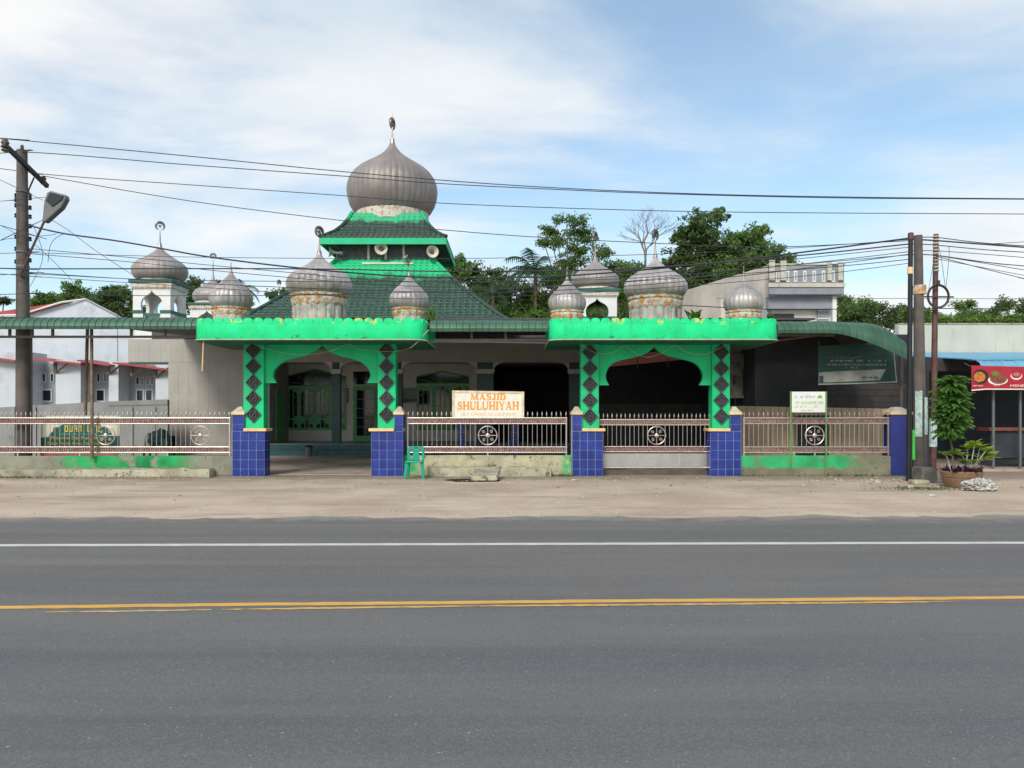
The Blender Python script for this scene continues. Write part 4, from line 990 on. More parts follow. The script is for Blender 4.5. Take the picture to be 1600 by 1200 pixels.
# two short blue tiled posts inside the courtyard
for i, px in enumerate((721, 803)):
    y_ = 27.0; b0 = root('bollard', (X(px, y_), y_, 0), 'short blue tiled post in the courtyard behind the middle fence', 'post', 'blue tiled posts in the courtyard')
    w_ = 5.2*y_/FPX; c_ = box('core', m['grout'], b0, X(px, y_)-w_, X(px, y_)+w_, y_, y_+.25, 0, 1.24)
    for z_ in range(5): piece('tile', tile_mesh(2*w_, .245, 0), b0, (X(px, y_), y_-.0005, 1.24-.1225-.245*z_))
box('courtyard_floor', m['court'], None, -10.4, 8.6, 21.0, 30.9, 0.0, .012)['kind'] = 'structure'
bn = root('waste_bin', (X(482.5, 29.9), 29.9, .012), 'grey waste bin standing on the courtyard before the steps', 'bin')
MB().lathe([(.11, .013), (.145, .36), (.15, .36)], 14, (X(482.5, 29.9), 29.9, 0)).build('bin_body', m['lampgrey'], bn, True)
MB().lathe([(.155, .362), (.15, .40), (.06, .44)], 14, (X(482.5, 29.9), 29.9, 0)).build('lid', m['pole_dark'], bn, True)

# ------------------------------------------------------------------ lettering
def text(s, name, mat, parent, x0, x1, z0, z1, y, th=.004):
    cu = bpy.data.curves.new('tmp', 'FONT'); cu.body = s; cu.extrude = .02
    o = bpy.data.objects.new('tmp', cu); col.objects.link(o)
    me_ = bpy.data.meshes.new_from_object(o.evaluated_get(bpy.context.evaluated_depsgraph_get()))
    bpy.data.objects.remove(o); bpy.data.curves.remove(cu)
    xs_ = [v.co.x for v in me_.vertices]; ys_ = [v.co.y for v in me_.vertices]
    sx = (x1-x0)/(max(xs_)-min(xs_)); sz = (z1-z0)/(max(ys_)-min(ys_)); ox, oy = min(xs_), min(ys_); cx, cz = (x0+x1)/2, (z0+z1)/2
    for v_ in me_.vertices: v_.co = Vector((x0+(v_.co.x-ox)*sx-cx, -v_.co.z/.02*th/2, z0+(v_.co.y-oy)*sz-cz))
    me_.materials.clear(); me_.materials.append(mat)
    return piece(name, me_, parent, (cx, y-th/2, cz))
def scribble(name, mat, parent, x0, x1, z0, z1, y, n_, th=.004, arabic=False):
    """lettering too small to read in the photograph: letter-sized strokes only"""
    mb = MB(); w = (x1-x0)/n_; h = z1-z0
    for i in range(n_):
        if random.random() < .12: continue
        a_ = x0+w*i+w*.1; b_ = a_+w*.72; s = w*.2; yo = y - (i % 3)*.0004
        if arabic:
            mb.tube([(a_, yo, z0+h*random.uniform(.2, .5)), ((a_+b_)/2, yo, z0+h*random.uniform(0, .4)), (b_, yo, z0+h*random.uniform(.3, 1))], h*.07, 4); continue
        mb.box(a_, a_+s, yo-th, yo, z0, z1)
        if random.random() < .6: mb.box(b_-s, b_, yo-th, yo, z0, z1)
        zz_ = z0 + h*random.choice((0, .42, .82)); mb.box(a_+s, b_-s if b_-s > a_+s else b_, yo-th*.9, yo, zz_, zz_+h*.18)
        if random.random() < .6: mb.box(a_+s, b_, yo-th*.8, yo, z1-h*.18, z1)
    return mb.build(name, mat, parent, kind='stuff')
def slab_letters(s, parent, x0, x1, z0, z1, y, mat):
    W = {'M': 1.15, 'A': 1.0, 'S': .80, 'J': .62, 'I': .42, 'D': .92, 'H': 1.0, 'U': .98, 'L': .82, 'Y': .98}
    gap = .07; tot = sum(W[c_] for c_ in s) + gap*(len(s)-1); k = (x1-x0)/tot; H = z1-z0; cur = 0
    for ch in s:
        w = W[ch]; q = []
        def rect(a_, b_, c_, d_): q.append([(a_, b_), (c_, b_), (c_, d_), (a_, d_)])
        def stem(x, t_=.26, b_=0, t2=1, sb=True, stp=True):
            rect(x, b_, x+t_, t2)
            if sb: rect(x-.06, b_, x+t_+.06, b_+.10)
            if stp: rect(x-.06, t2-.10, x+t_+.06, t2)
        def bar(p, r_, t_=.2, hor=True):
            if hor: q.append([(p[0]-t_/2, p[1]), (p[0]+t_/2, p[1]), (r_[0]+t_/2, r_[1]), (r_[0]-t_/2, r_[1])])
        def arc(pts, ts):
            ts = [q_*1.2 for q_ in ts]
            for (a_, b_), (t0, t1) in zip(zip(pts[:-1], pts[1:]), zip(ts[:-1], ts[1:])):
                d = Vector((b_[0]-a_[0], b_[1]-a_[1])); nrm = Vector((-d.y, d.x)).normalized()
                q.append([(a_[0]-nrm.x*t0/2, a_[1]-nrm.y*t0/2), (b_[0]-nrm.x*t1/2, b_[1]-nrm.y*t1/2), (b_[0]+nrm.x*t1/2, b_[1]+nrm.y*t1/2), (a_[0]+nrm.x*t0/2, a_[1]+nrm.y*t0/2)])
        if ch == 'M': stem(.08, .16); stem(w-.30, .22); bar((.24, 1), (.55, .08), .20); bar((w-.26, 1), (.58, .08), .14)
        elif ch == 'H': stem(.07); stem(w-.29); rect(.29, .43, w-.29, .57)
        elif ch == 'I': stem(.10)
        elif ch == 'L': stem(.07); rect(.29, 0, w-.02, .12); rect(w-.14, .12, w-.02, .32)
        elif ch == 'U': stem(.07, .22, .26, 1, False); stem(w-.22, .14, .26, 1, False); arc([(.18, .30), (.22, .14), (.36, .06), (.55, .07), (.72, .16), (w-.15, .30)], [.22, .22, .17, .14, .14, .14])
        elif ch == 'A': bar((.14, 0), (.50, 1), .13); bar((w-.18, 0), (.48, 1), .25); rect(.26, .26, .68, .37); rect(.0, 0, .30, .10); rect(w-.40, 0, w, .10)
        elif ch == 'Y': bar((.20, 1), (.46, .46), .24); bar((w-.16, 1), (.54, .46), .14); rect(.38, 0, .60, .5); rect(.30, 0, .68, .10); rect(.02, .90, .38, 1); rect(w-.32, .90, w, 1)
        elif ch == 'J': rect(.32, .22, .54, 1); rect(.26, .90, .60, 1); arc([(.43, .26), (.40, .12), (.28, .05), (.14, .10)], [.22, .2, .14, .16]); rect(.03, .10, .20, .30)
        elif ch == 'D': stem(.07); arc([(.29, .95), (.55, .92), (.72, .78), (.78, .5), (.72, .22), (.55, .08), (.29, .05)], [.10, .15, .21, .23, .21, .15, .10])
        elif ch == 'S': arc([(.68, .74), (.58, .90), (.38, .94), (.20, .86), (.14, .72), (.24, .59), (.42, .51), (.60, .42), (.66, .28), (.58, .12), (.38, .05), (.18, .10), (.10, .26)], [.07, .10, .11, .18, .22, .23, .23, .23, .22, .17, .11, .10, .07]); rect(.64, .66, .71, .97); rect(.06, .03, .13, .36)
        mb = MB()
        for i, poly in enumerate(q):
            mb.prism([(x0+(cur+a_)*k, z0+b_*H) for a_, b_ in poly], y-.004-.0003*i, y)
        mb.build('letter', mat, parent)
        cur += w + gap

# mosque name sign on the middle fence
ys = 20.84
sg = root('name_sign', (X(763, ys), ys, Z(662, ys)), 'white mosque name board with orange capital letters behind the middle fence', 'sign')
sx0, sx1 = X(706.5, ys), X(819, ys); sz0, sz1 = Z(661.5, ys), Z(610, ys)
MB().prism([(sx0+.06, sz0), (sx1-.06, sz0), (sx1-.06, sz1-.09), (sx0+.06, sz1-.06)], ys, ys+.03).build('board', m['signw'], sg)
for pl in ([(sx0, sz0), (sx0+.058, sz0), (sx0+.058, sz1-.002), (sx0, sz1)], [(sx1-.058, sz0), (sx1, sz0), (sx1, sz1-.03), (sx1-.058, sz1-.032)], [(sx0+.059, sz1-.06), (sx1-.059, sz1-.088), (sx1-.059, sz1-.032), (sx0+.059, sz1-.002)]):
    MB().prism(pl, ys-.015, ys+.04).build('rim', m['signedge'], sg, bevel=.004)
slab_letters('MASJID', sg, X(735.5, ys), X(790.5, ys), Z(625, ys), Z(615.3, ys), ys-.001, m['orange'])
slab_letters('SHULUHIYAH', sg, X(714.5, ys), X(810.5, ys), Z(640.2, ys), Z(627.2, ys), ys-.001, m['orange'])
text('KEL. P. KAMPUNG  KEC. LUBUK PAKAM', 'small_lettering', m['orange_pale'], sg, X(720, ys), X(806, ys), Z(649.4, ys), Z(645, ys), ys-.001)
# white and green notice board on two tubes, right fence
yn = 20.58
ns = root('notice_sign', (X(1263.5, yn), yn, 0), 'small white notice board with green lettering on two light green tubes', 'sign')
for px in (1235.6, 1291): MB().tube([(X(px, yn), yn, 0), (X(px, yn), yn, Z(611.5, yn))], .022, 8).build('tube', m['sign_frame'], ns, True)
bd = box('board', m['white'], ns, X(1237.2, yn), X(1289.6, yn), yn-.012, yn+.012, Z(644.5, yn), Z(612, yn), bevel=.01)
yt = yn-.0125
scribble('script', m['ban_grey'], ns, X(1241, yn), X(1273, yn), Z(622.5, yn), Z(616.5, yn), yt, 16, arabic=True)
scribble('lettering', m['sign_lime'], ns, X(1240.5, yn), X(1287.5, yn), Z(631.5, yn), Z(627.2, yn), yt, 22); scribble('lettering', m['sign_lime'], ns, X(1240.5, yn), X(1279, yn), Z(637, yn), Z(634, yn), yt, 22); scribble('lettering', m['sign_lime'], ns, X(1249.5, yn), X(1272, yn), Z(642.6, yn), Z(640.2, yn), yt, 14)
lg = [(1276.5, 622), (1277.5, 619.5), (1279.5, 618), (1280.5, 616.8), (1282.5, 617.2), (1284, 619.5), (1284.5, 622)]
MB().prism([(X(a_, yn), Z(b_, yn)) for a_, b_ in lg], yt-.004, yt).build('logo', m['logo'], ns)
# banner behind the left fence
yb_ = 21.6
bl = root('banner', (X(125, yb_), yb_, .3), 'cream and dark green alms banner with yellow lettering behind the fence', 'banner')
Xb = lambda p: X(p, yb_)
Zb = lambda p: Z(p, yb_)
box('cloth', m['ban_cream'], bl, Xb(62.5), Xb(187), yb_, yb_+.02, Zb(715), Zb(649.5))
MB().prism([(Xb(a_), Zb(b_)) for a_, b_ in ((62.8, 708), (62.8, 683.5), (76, 683), (78, 677), (83, 674), (83.5, 668), (91, 667.5), (98, 663), (156, 663), (160, 668), (163, 666), (172, 672), (176, 681), (186.7, 681), (186.7, 708))], yb_-.004, yb_-.0005).build('green_print', m['ban_green2'], bl)
box('pink_print', m['ban_pink'], bl, Xb(64), Xb(185), yb_-.004, yb_-.0005, Zb(712.5), Zb(708.6))
scribble('gold_title', m['gold'], bl, Xb(94), Xb(157), Zb(674.8), Zb(664.5), yb_-.0045, 9)
text('(Penerimaan Zakat Fitrah)', 'blue_line', m['ban_blue'], bl, Xb(95), Xb(150), Zb(680.5), Zb(676.6), yb_-.0045)
text('Menerima Dan Menyalurkan', 'yellow_line', m['gold'], bl, Xb(80), Xb(165), Zb(688), Zb(682), yb_-.0045)
text('Zakat Fitrah Anda Dan Keluarga', 'yellow_line', m['gold'], bl, Xb(73), Xb(172), Zb(696.5), Zb(690.2), yb_-.0045)
text('LEBIH BAIK', 'yellow_line', m['gold'], bl, Xb(108), Xb(143), Zb(703.5), Zb(700), yb_-.0045)
for px in (70, 126, 181): box('stake', m['oldpost'], bl, Xb(px)-.02, Xb(px)+.02, yb_+.021, yb_+.05, 0, Zb(650))
# dark green banner hung under the drooping awning
yh_ = 21.35
bg = root('banner', (X(1340, yh_), yh_, Z(600, yh_)), 'sagging dark green and grey banner hung under the drooping awning', 'banner')
Xh = lambda p: X(p, yh_)
Zh = lambda p: Z(p, yh_)
def wavy(name, pts_top, pts_bot, y, mat, n_=14, amp=.03, off=0):
    v = []; f = []
    def lerp(pts, u): 
        d = u*(len(pts)-1); i = min(int(d), len(pts)-2); w = d-i; return (pts[i][0]+(pts[i+1][0]-pts[i][0])*w, pts[i][1]+(pts[i+1][1]-pts[i][1])*w)
    for i in range(n_+1):
        u = i/n_; a_, b_ = lerp(pts_top, u), lerp(pts_bot, u)
        for k in range(5):
            w = k/4; px, py = a_[0]+(b_[0]-a_[0])*w, a_[1]+(b_[1]-a_[1])*w; p = P(px, py, y)
            v.append((p.x, y + amp*math.sin(p.x*2.6 + p.z*1.8) - off, p.z))
    for i in range(n_):
        for k in range(4): f.append((i*5+k+1, (i+1)*5+k+1, (i+1)*5+k, i*5+k))
    n0 = len(v); v2 = [(x, yq+.006, z) for x, yq, z in v]
    return MB().add(v, f).add(v2, [tuple(reversed(q)) for q in f]).build(name, mat, bg if y == yh_ else None, True)
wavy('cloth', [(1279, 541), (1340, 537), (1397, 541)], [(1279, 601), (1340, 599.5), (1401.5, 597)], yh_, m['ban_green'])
wavy('grey_print', [(1280, 582), (1310, 580), (1384, 577)], [(1280, 598), (1330, 596), (1374, 594)], yh_, m['ban_grey'], off=.008)
wavy('hem', [(1279, 599.4), (1340, 598), (1401, 595.6)], [(1279, 601.4), (1340, 600), (1401.5, 597.6)], yh_, m['ban_grey'], off=.012)
wavy('hem', [(1396, 542), (1397, 541)], [(1400, 597), (1401.8, 597)], yh_, m['ban_grey'], off=.012, n_=2)
wavy('dark_print', [(1280.5, 587), (1287, 587)], [(1280.5, 598), (1287, 598)], yh_, m['ban_dk'], off=.014, n_=2)
scribble('lettering', m['ban_grey'], bg, Xh(1296), Xh(1385), Zh(565.5), Zh(562.5), yh_-.045, 24); scribble('lettering', m['ban_grey'], bg, Xh(1287), Xh(1384), Zh(571.5), Zh(568.5), yh_-.045, 26); scribble('lettering', m['ban_grey'], bg, Xh(1320), Xh(1343), Zh(576), Zh(573), yh_-.045, 7); scribble('lettering', m['ban_dk'], bg, Xh(1346), Xh(1371), Zh(591.5), Zh(588.5), yh_-.05, 8)
scribble('script', m['ban_grey'], bg, Xh(1292), Xh(1350), Zh(560.5), Zh(556), yh_-.045, 10, arabic=True)
for px in (1280, 1397): MB().tube([(Xh(px), yh_, Zh(541)), (Xh(px), yh_, 3.62)], .012, 5).build('tie', m['frame'], bg)
# poster in the shed
yp = 25.2
po = root('poster', (X(1157, yp), yp, Z(622, yp)), 'tall faded poster under the red fascia beside the green column', 'poster')
box('sheet', m['poster'], po, X(1120, yp), X(1176, yp), yp, yp+.02, Z(622, yp), Z(553, yp))
box('figure', m['ban_dk'], po, X(1160, yp), X(1172, yp), yp-.004, yp-.0005, Z(618, yp), Z(575, yp)); box('figure', m['ban_dk'], po, X(1145, yp), X(1149, yp), yp-.004, yp-.0005, Z(601, yp), Z(586, yp))
text('SAIN', 'lettering', m['blackprint'], po, X(1146, yp), X(1160, yp), Z(575, yp), Z(566, yp), yp-.001)
MB().tube([(X(1150, yp), yp+.03, 0), (X(1150, yp), yp+.03, Z(553, yp))], .03, 6).build('stand', m['pole_dark'], po)

# ------------------------------------------------------------------ pale terrace houses on the left
YH = 38.0
hs = root('terrace_house', (X(90, YH), YH, 0), 'pale blue white terrace house with red roofs behind a grey wall', 'house')
# big gabled block behind
yg_ = 42.0
Xg = lambda p: X(p, yg_)
Zg = lambda p: Z(p, yg_)
gw = MB().prism([(Xg(-60), 0), (Xg(-60), Zg(496)), (Xg(40), Zg(494)), (Xg(104), Zg(471.5)), (Xg(134), Zg(468)), (Xg(183), Zg(493)), (Xg(183), 0)], yg_, yg_+.3).build('gable_wall', m['house'], hs)
MB().prism([(Xg(183), 0), (Xg(183), Zg(493)), (Xg(212), Zg(522)), (Xg(212), 0)], yg_+.05, yg_+.3).build('gable_wing', m['house'], hs)
r0 = [(Xg(-60), Zg(476)), (Xg(40), Zg(473.5)), (Xg(118), Zg(469))]
MB().add([(Xg(-60), yg_-.25, Zg(497)), (Xg(38), yg_-.25, Zg(492)), (Xg(100), yg_-.25, Zg(473.5)), (Xg(136), yg_+.3, Zg(467)), (Xg(60), yg_+4.5, Zg(471)-.0), (Xg(-60), yg_+4.5, Zg(473.5)+.1)],
         [(0, 1, 2, 3, 4, 5), (5, 4, 3, 2, 1, 0)]).build('red_roof', m['redroof'], hs)
MB().tube([(Xg(-60), yg_-.26, Zg(497)), (Xg(38), yg_-.26, Zg(492.5)), (Xg(100), yg_-.26, Zg(473.5)), (Xg(134), yg_-.05, Zg(467.5))], .05, 5).build('roof_edge', m['white'], hs)
MB().tube([(Xg(134), yg_-.03, Zg(467.5)), (Xg(183.5), yg_-.03, Zg(493))], .06, 5).build('roof_edge', m['house_grey'], hs)
Xo = lambda p: X(p, YH)
Zo = lambda p: Z(p, YH)
# front range: white piers with recessed grey bays
box('front_wall', m['house_grey'], hs, Xo(-60), Xo(262), YH+1.1, YH+1.3, 0, Zo(566))
for p0, p1, t_ in ((-60, 47, 556), (87, 126, 562), (170, 185, 566), (243, 275, 570)):
    box('pier', m['house'], hs, Xo(p0), Xo(p1), YH, YH+1.4, 0, Zo(t_-6 if p0 < 0 else t_))
box('upper_wall', m['house'], hs, Xo(-60), Xo(262), YH+1.31, YH+1.5, 0, Zo(562))
roofp = [((-30, 556), (22, 563.5)), ((48, 559), (126, 568)), ((120, 562), (171, 570)), ((176, 566), (264, 577))]
for a_, b_ in roofp:
    A, B = P(a_[0], a_[1], YH-.5), P(b_[0], b_[1], YH-.5)
    o = MB().hexa([(A.x, YH-.5, A.z-.07), (B.x, YH-.5, B.z-.07), (B.x, YH+1.29, B.z+.0), (A.x, YH+1.29, A.z+.0)], [(A.x, YH-.5, A.z), (B.x, YH-.5, B.z), (B.x, YH+1.29, B.z+.10), (A.x, YH+1.29, A.z+.10)]).build('lean_to_roof', m['redroof'], hs)
for px, py in ((87, 583), (170, 585), (206, 588), (243, 590)):
    box('roof_post', m['frame'], hs, Xo(px)-.06, Xo(px)+.06, YH-.08, YH-.01, Zo(py), Zo(py-17))
    MB().tube([(Xo(px+2), YH-.05, Zo(py-1)), (Xo(px+28), YH-.45, Zo(py-15))], .05, 5).build('brace', m['frame'], hs)
def hwin(p0, p1, q0, q1, fr_=2.0):
    yv = YH+1.1; w = box('window', m['house'], hs, X(p0-fr_, yv), X(p1+fr_, yv), yv-.05, yv-.001, Z(q1+fr_, yv), Z(q0-fr_, yv))
    box('pane', m['glass_dark'], w, X(p0, yv), X(p1, yv), yv-.056, yv-.0505, Z(q1, yv), Z(q0, yv))
for p0, p1 in ((47.5, 59.5), (67, 80), (134, 141.5), (152, 163), (186, 193.5), (215, 223.5), (229, 237.5)): hwin(p0, p1, 610, 626)
for p0 in (55.5, 68, 80.5, 138, 153, 163, 187, 195, 214, 221.5, 229.5, 237): hwin(p0, p0+3.2, 584 + (p0 > 180)*6, 596 + (p0 > 180)*4, 1.4)
bw = root('boundary_wall', (X(120, 30), 30, 0), 'grey rendered boundary wall in front of the pale terrace house', 'wall')
yw = 30.0
MB().prism([(X(-70, yw), 0), (X(-70, yw), Z(639, yw)), (X(0, yw), Z(636.5, yw)), (X(70, yw), Z(632.5, yw)), (X(165, yw), Z(627.5, yw)), (X(262, yw), Z(624.5, yw)), (X(262, yw), 0)], yw, yw+.15).build('wall_body', m['grey_wall'], bw)
MB().prism([(X(170, yw), Z(634, yw)), (X(170, yw), Z(627.2, yw)), (X(262, yw), Z(624, yw)), (X(262, yw), Z(632, yw))], yw-.03, yw-.001).build('coping', m['grey_wall'], bw)
for px in (20, 53, 204, 240): box('buttress', m['grey_wall'], bw, X(px, yw)-.1, X(px, yw)+.1, yw-.06, yw-.031, 0, 1.9)
# clutter inside the left yard
ct = root('yard_bench', (X(246, 24), 24, 0), 'dark bench with a crumpled green cloth behind the fence', 'bench')
box('seat', m['pole_dark'], ct, X(224, 24), X(266, 24), 23.9, 24.4, .55, .62); 
for px in (226, 264):
    for y_ in (23.93, 24.33): box('leg', m['pole_dark'], ct, X(px, 24)-.025, X(px, 24)+.025, y_, y_+.05, 0, .549)
box('backrest', m['pole_dark'], ct, X(224, 24), X(266, 24), 24.38, 24.42, .62, .95)
def crumple(name, mat, parent, c, s, seed, n_=2, amp=.22):
    bm = bmesh.new(); bmesh.ops.create_icosphere(bm, subdivisions=n_+1, radius=1); rnd = random.Random(seed)
    for v_ in bm.verts:
        k = 1 + rnd.uniform(-amp, amp); v_.co = Vector((v_.co.x*s[0]*k, v_.co.y*s[1]*k, max(-.35, v_.co.z)*s[2]*(1+rnd.uniform(-amp, amp*1.4))))
    me_ = bpy.data.meshes.new(name); bm.to_mesh(me_); bm.free(); me_.materials.append(mat)
    return piece(name, me_, parent, c)
tag(crumple('cloth', m['ban_green'], None, (X(248, 24), 24.08, .76), (.36, .2, .36), 4), 'crumpled green cloth heaped on the dark yard bench', 'cloth')
tag(crumple('sack', m['ban_grey'], None, (X(231, 24), 24.1, .72), (.14, .16, .28), 9), 'pale crumpled sack leaning on the dark yard bench', 'sack')

# ------------------------------------------------------------------ unfinished building on the right
rb = root('concrete_building', (15, 45, 0), 'unfinished concrete building with blue grey parapet and slotted railing', 'building')
yr = 42.0
Xr = lambda p: X(p, yr)
Zr = lambda p: Z(p, yr)
A = Vector((Xr(1195), yr)); B = Vector((X(1062, 51), 51.0))
zt0, zt1 = Zr(416), Z(456.5, 51)
MB().hexa([(B.x, B.y, 0), (A.x, A.y, 0), (A.x+.25, A.y+.1, 0), (B.x+.25, B.y+.1, 0)], [(B.x, B.y, zt1), (A.x, A.y, zt0), (A.x+.25, A.y+.1, zt0), (B.x+.25, B.y+.1, zt1)]).build('side_wall', m['raw_conc'], rb)
dn = (A-B).normalized()
q = B + dn*5.2; box('wall_pier', m['raw_conc'], rb, q.x-.18, q.x+.1, q.y-.2, q.y, 0, Z(468, q.y))
pp_ = box('parapet', m['blue_grey'], rb, Xr(1193), Xr(1308), yr-.9, yr-.7, Zr(464), Zr(419), bevel=.02)
box('parapet_return', m['raw_conc'], rb, Xr(1308)-.2, Xr(1308), yr-.69, yr+3, Zr(464), Zr(419))
box('parapet_ledge', m['raw_conc'], rb, Xr(1192), Xr(1309), yr-.96, yr-.901, Zr(453), Zr(447))
box('parapet_coping', m['raw_conc'], rb, Xr(1192), Xr(1309), yr-.95, yr-.65, Zr(419)+.001, Zr(417))
for p0, p1, t_ in ((1192.5, 1201, 412), (1209.5, 1218.5, 412), (1281, 1288, 415), (1297.5, 1305, 415)): box('upstand', m['cap'], rb, Xr(p0), Xr(p1), yr-1.02, yr-.96, Zr(443), Zr(t_))
for px in (1206, 1221, 1233.5, 1247.5, 1262, 1276, 1290.5):
    w = box('slot_frame', m['white'], rb, Xr(px-2.6), Xr(px+2.6), yr-.93, yr-.902, Zr(445), Zr(428)); box('slot', m['house_grey'], w, Xr(px-1.3), Xr(px+1.3), yr-.94, yr-.931, Zr(443), Zr(430))
box('front_wall', m['whitewall'], rb, Xr(1195)+.3, Xr(1300), yr, yr+.2, 0, Zr(464))
box('lintel', m['blue_grey'], rb, Xr(1195)+.05, Xr(1296), yr-.45, yr-.002, Zr(484), Zr(464)-.002)
for p0, p1 in ((1187, 1202), (1276, 1293)): box('blue_panel', m['blue_grey'], rb, Xr(p0), Xr(p1), yr-.12, yr-.003, 0, Zr(484)-.003)
box('corner_post', m['white'], rb, Xr(1294), Xr(1300), yr-.6, yr-.45, 0, Zr(466))
for p0, p1, q_ in ((1276, 1293, 485), (1276, 1293, 497.5), (1187, 1202, 498)): box('trim', m['white'], rb, Xr(p0), Xr(p1), yr-.15, yr-.121, Zr(q_+1.5), Zr(q_))
w = box('window', m['pole_dark'], rb, Xr(1203), Xr(1240), yr-.06, yr-.001, Zr(530), Zr(490.5)); 
for i in range(2): box('pane', m['glass_dark'], w, Xr(1204.5+18*i), Xr(1220.5+18*i), yr-.068, yr-.061, Zr(528), Zr(492))
box('room_block', m['raw_conc'], rb, Xr(1195)+.4, Xr(1300)-.1, yr+.21, yr+9, 0, Zr(419)-.3)

# ------------------------------------------------------------------ cream wall and food stall on the right
cw = root('cream_wall', (20, 31, 0), 'tall stained cream concrete wall rising above the blue stall roof', 'wall')
box('wall_body', m['bigwall'], cw, X(1404, 31), 30, 31, 31.3, 0, Z(506.5, 31))
box('wall_coping', m['kerb'], cw, X(1404, 31), 30, 30.96, 31.34, Z(506.5, 31)+.001, Z(505, 31))
st = root('food_stall', (X(1560, 23), 23, 0), 'dark open food stall under a sky blue sheet roof', 'stall')
ye = 22.0
e = [(X(1436, 24.5), 24.5, Z(553, 24.5)), (X(1540, 22.6), 22.6, Z(563, 22.6))]
npn = 16
for i in range(npn):                        # flat blue sheets behind, then a rounded lip over the counter
    x0, x1 = 12.6 + i*.62, 12.6 + (i+1)*.62
    yfr = 24.3 if x1 < X(1532, 22.0)+.2 else 22.6
    zfr = Z(562.5, 22.6) - (.05 if yfr > 24 else 0)
    MB().hexa([(x0+.005, yfr, zfr), (x1-.005, yfr, zfr), (x1-.005, 30.9, Z(552, 30.9)), (x0+.005, 30.9, Z(552, 30.9))], [(x0+.005, yfr, zfr+.03), (x1-.005, yfr, zfr+.03), (x1-.005, 30.9, Z(552, 30.9)+.03), (x0+.005, 30.9, Z(552, 30.9)+.03)]).build('roof_sheet', m['blue_roof'], st)
PROFB = [(20.0, 3.775), (19.98, 3.88), (20.05, 3.99), (20.25, 4.06), (20.6, 4.08)]
mb_ = panel_mesh(.21, prof=PROFB, mat=m['blue_roof'])
for i in range(26): piece('lip_panel', mb_, st, (X(1532, 22.0)+.1+.21*i, 22.0, Z(579, 22.0)), (0, random.gauss(0, .01), 0))
box('rear_wall', m['stall_wall'], st, 12.31, 24, 27.5, 27.6, 0, 3.6)
box('side_wall', m['stall_wall'], st, 12.2, 12.3, 23.2, 27.49, 0, 3.3)
box('header', m['darkwood_shade'], st, 12.31, X(1520, 24.2)+1, 24.2, 24.3, Z(580, 24.2), Z(560, 24.2))
box('counter', m['stall_wall'], st, X(1548, 22.8), 22, 22.8, 22.9, .35, Z(673, 22.8)); box('counter_top', m['food_b'], st, X(1548, 22.8)-.1, 22, 22.7, 23.3, Z(673, 22.8)+.001, Z(668, 22.8))
for px in (1594, 1552): MB().tube([(X(px, 22.3), 22.3, 0), (X(px, 22.3), 22.3, Z(578, 22.3))], .04, 8).build('post', m['lampgrey'], st, True)
box('floor_slab', m['court'], st, 12.4, 24, 22.2, 27.49, 0, .07)
yv = 21.9
fb = root('banner', (X(1570, yv), yv, Z(611, yv)), 'red food banner with pictured dishes under the blue stall roof', 'banner')
Xv = lambda p: X(p, yv)
Zv = lambda p: Z(p, yv)
MB().prism([(Xv(1518), Zv(610.5)), (Xv(1540), Zv(608.5)), (Xv(1680), Zv(609)), (Xv(1680), Zv(575)), (Xv(1518), Zv(571))], yv, yv+.015).build('cloth', m['ban_red'], fb)
MB().prism([(Xv(1518), Zv(610.8)), (Xv(1540), Zv(608.8)), (Xv(1680), Zv(609.3)), (Xv(1680), Zv(607.6)), (Xv(1540), Zv(607.1)), (Xv(1518), Zv(609))], yv-.004, yv-.0005).build('white_edge', m['signw'], fb)
def disc(name, px, py, rx, ry, off, mat): MB().prism([(Xv(px+rx*math.cos(a_)), Zv(py+ry*math.sin(a_))) for a_ in [2*math.pi*i/24 for i in range(24)]], yv-.001-off-.003, yv-.001-off).build(name, mat, fb)
disc('pan_print', 1532, 588.5, 12.5, 11.5, 0, m['blackprint']); disc('curry_print', 1530, 589, 9.3, 8.2, .004, m['food_o'])
disc('plate_print', 1559, 594, 15.5, 7.5, 0, m['signw']); disc('meat_print', 1560, 591, 13.5, 9, .004, m['food_b']); disc('salad_print', 1554, 583.5, 6, 3.6, .008, m['leaf_croton'])
disc('bowl_print', 1588, 587, 9, 6.5, 0, m['signw']); disc('bowl_print', 1588, 585.5, 8, 5.5, .004, m['ban_red']); disc('meat_print', 1588, 585, 5.5, 3.2, .008, m['ban_pink'])
text('MENERIMA', 'lettering', m['signw'], fb, Xv(1578.5), Xv(1622), Zv(604.5), Zv(600.8), yv-.001)
scribble('lettering', m['signw'], fb, Xv(1520), Xv(1536), Zv(603.6), Zv(601.9), yv-.001, 12); scribble('lettering', m['signw'], fb, Xv(1552), Xv(1562), Zv(603), Zv(601.4), yv-.001, 8)
for px in (1520, 1600, 1670): MB().tube([(Xv(px), yv+.03, Zv(574)), (Xv(px), 22.3, Zv(566))], .012, 5).build('tie', m['frame'], fb)

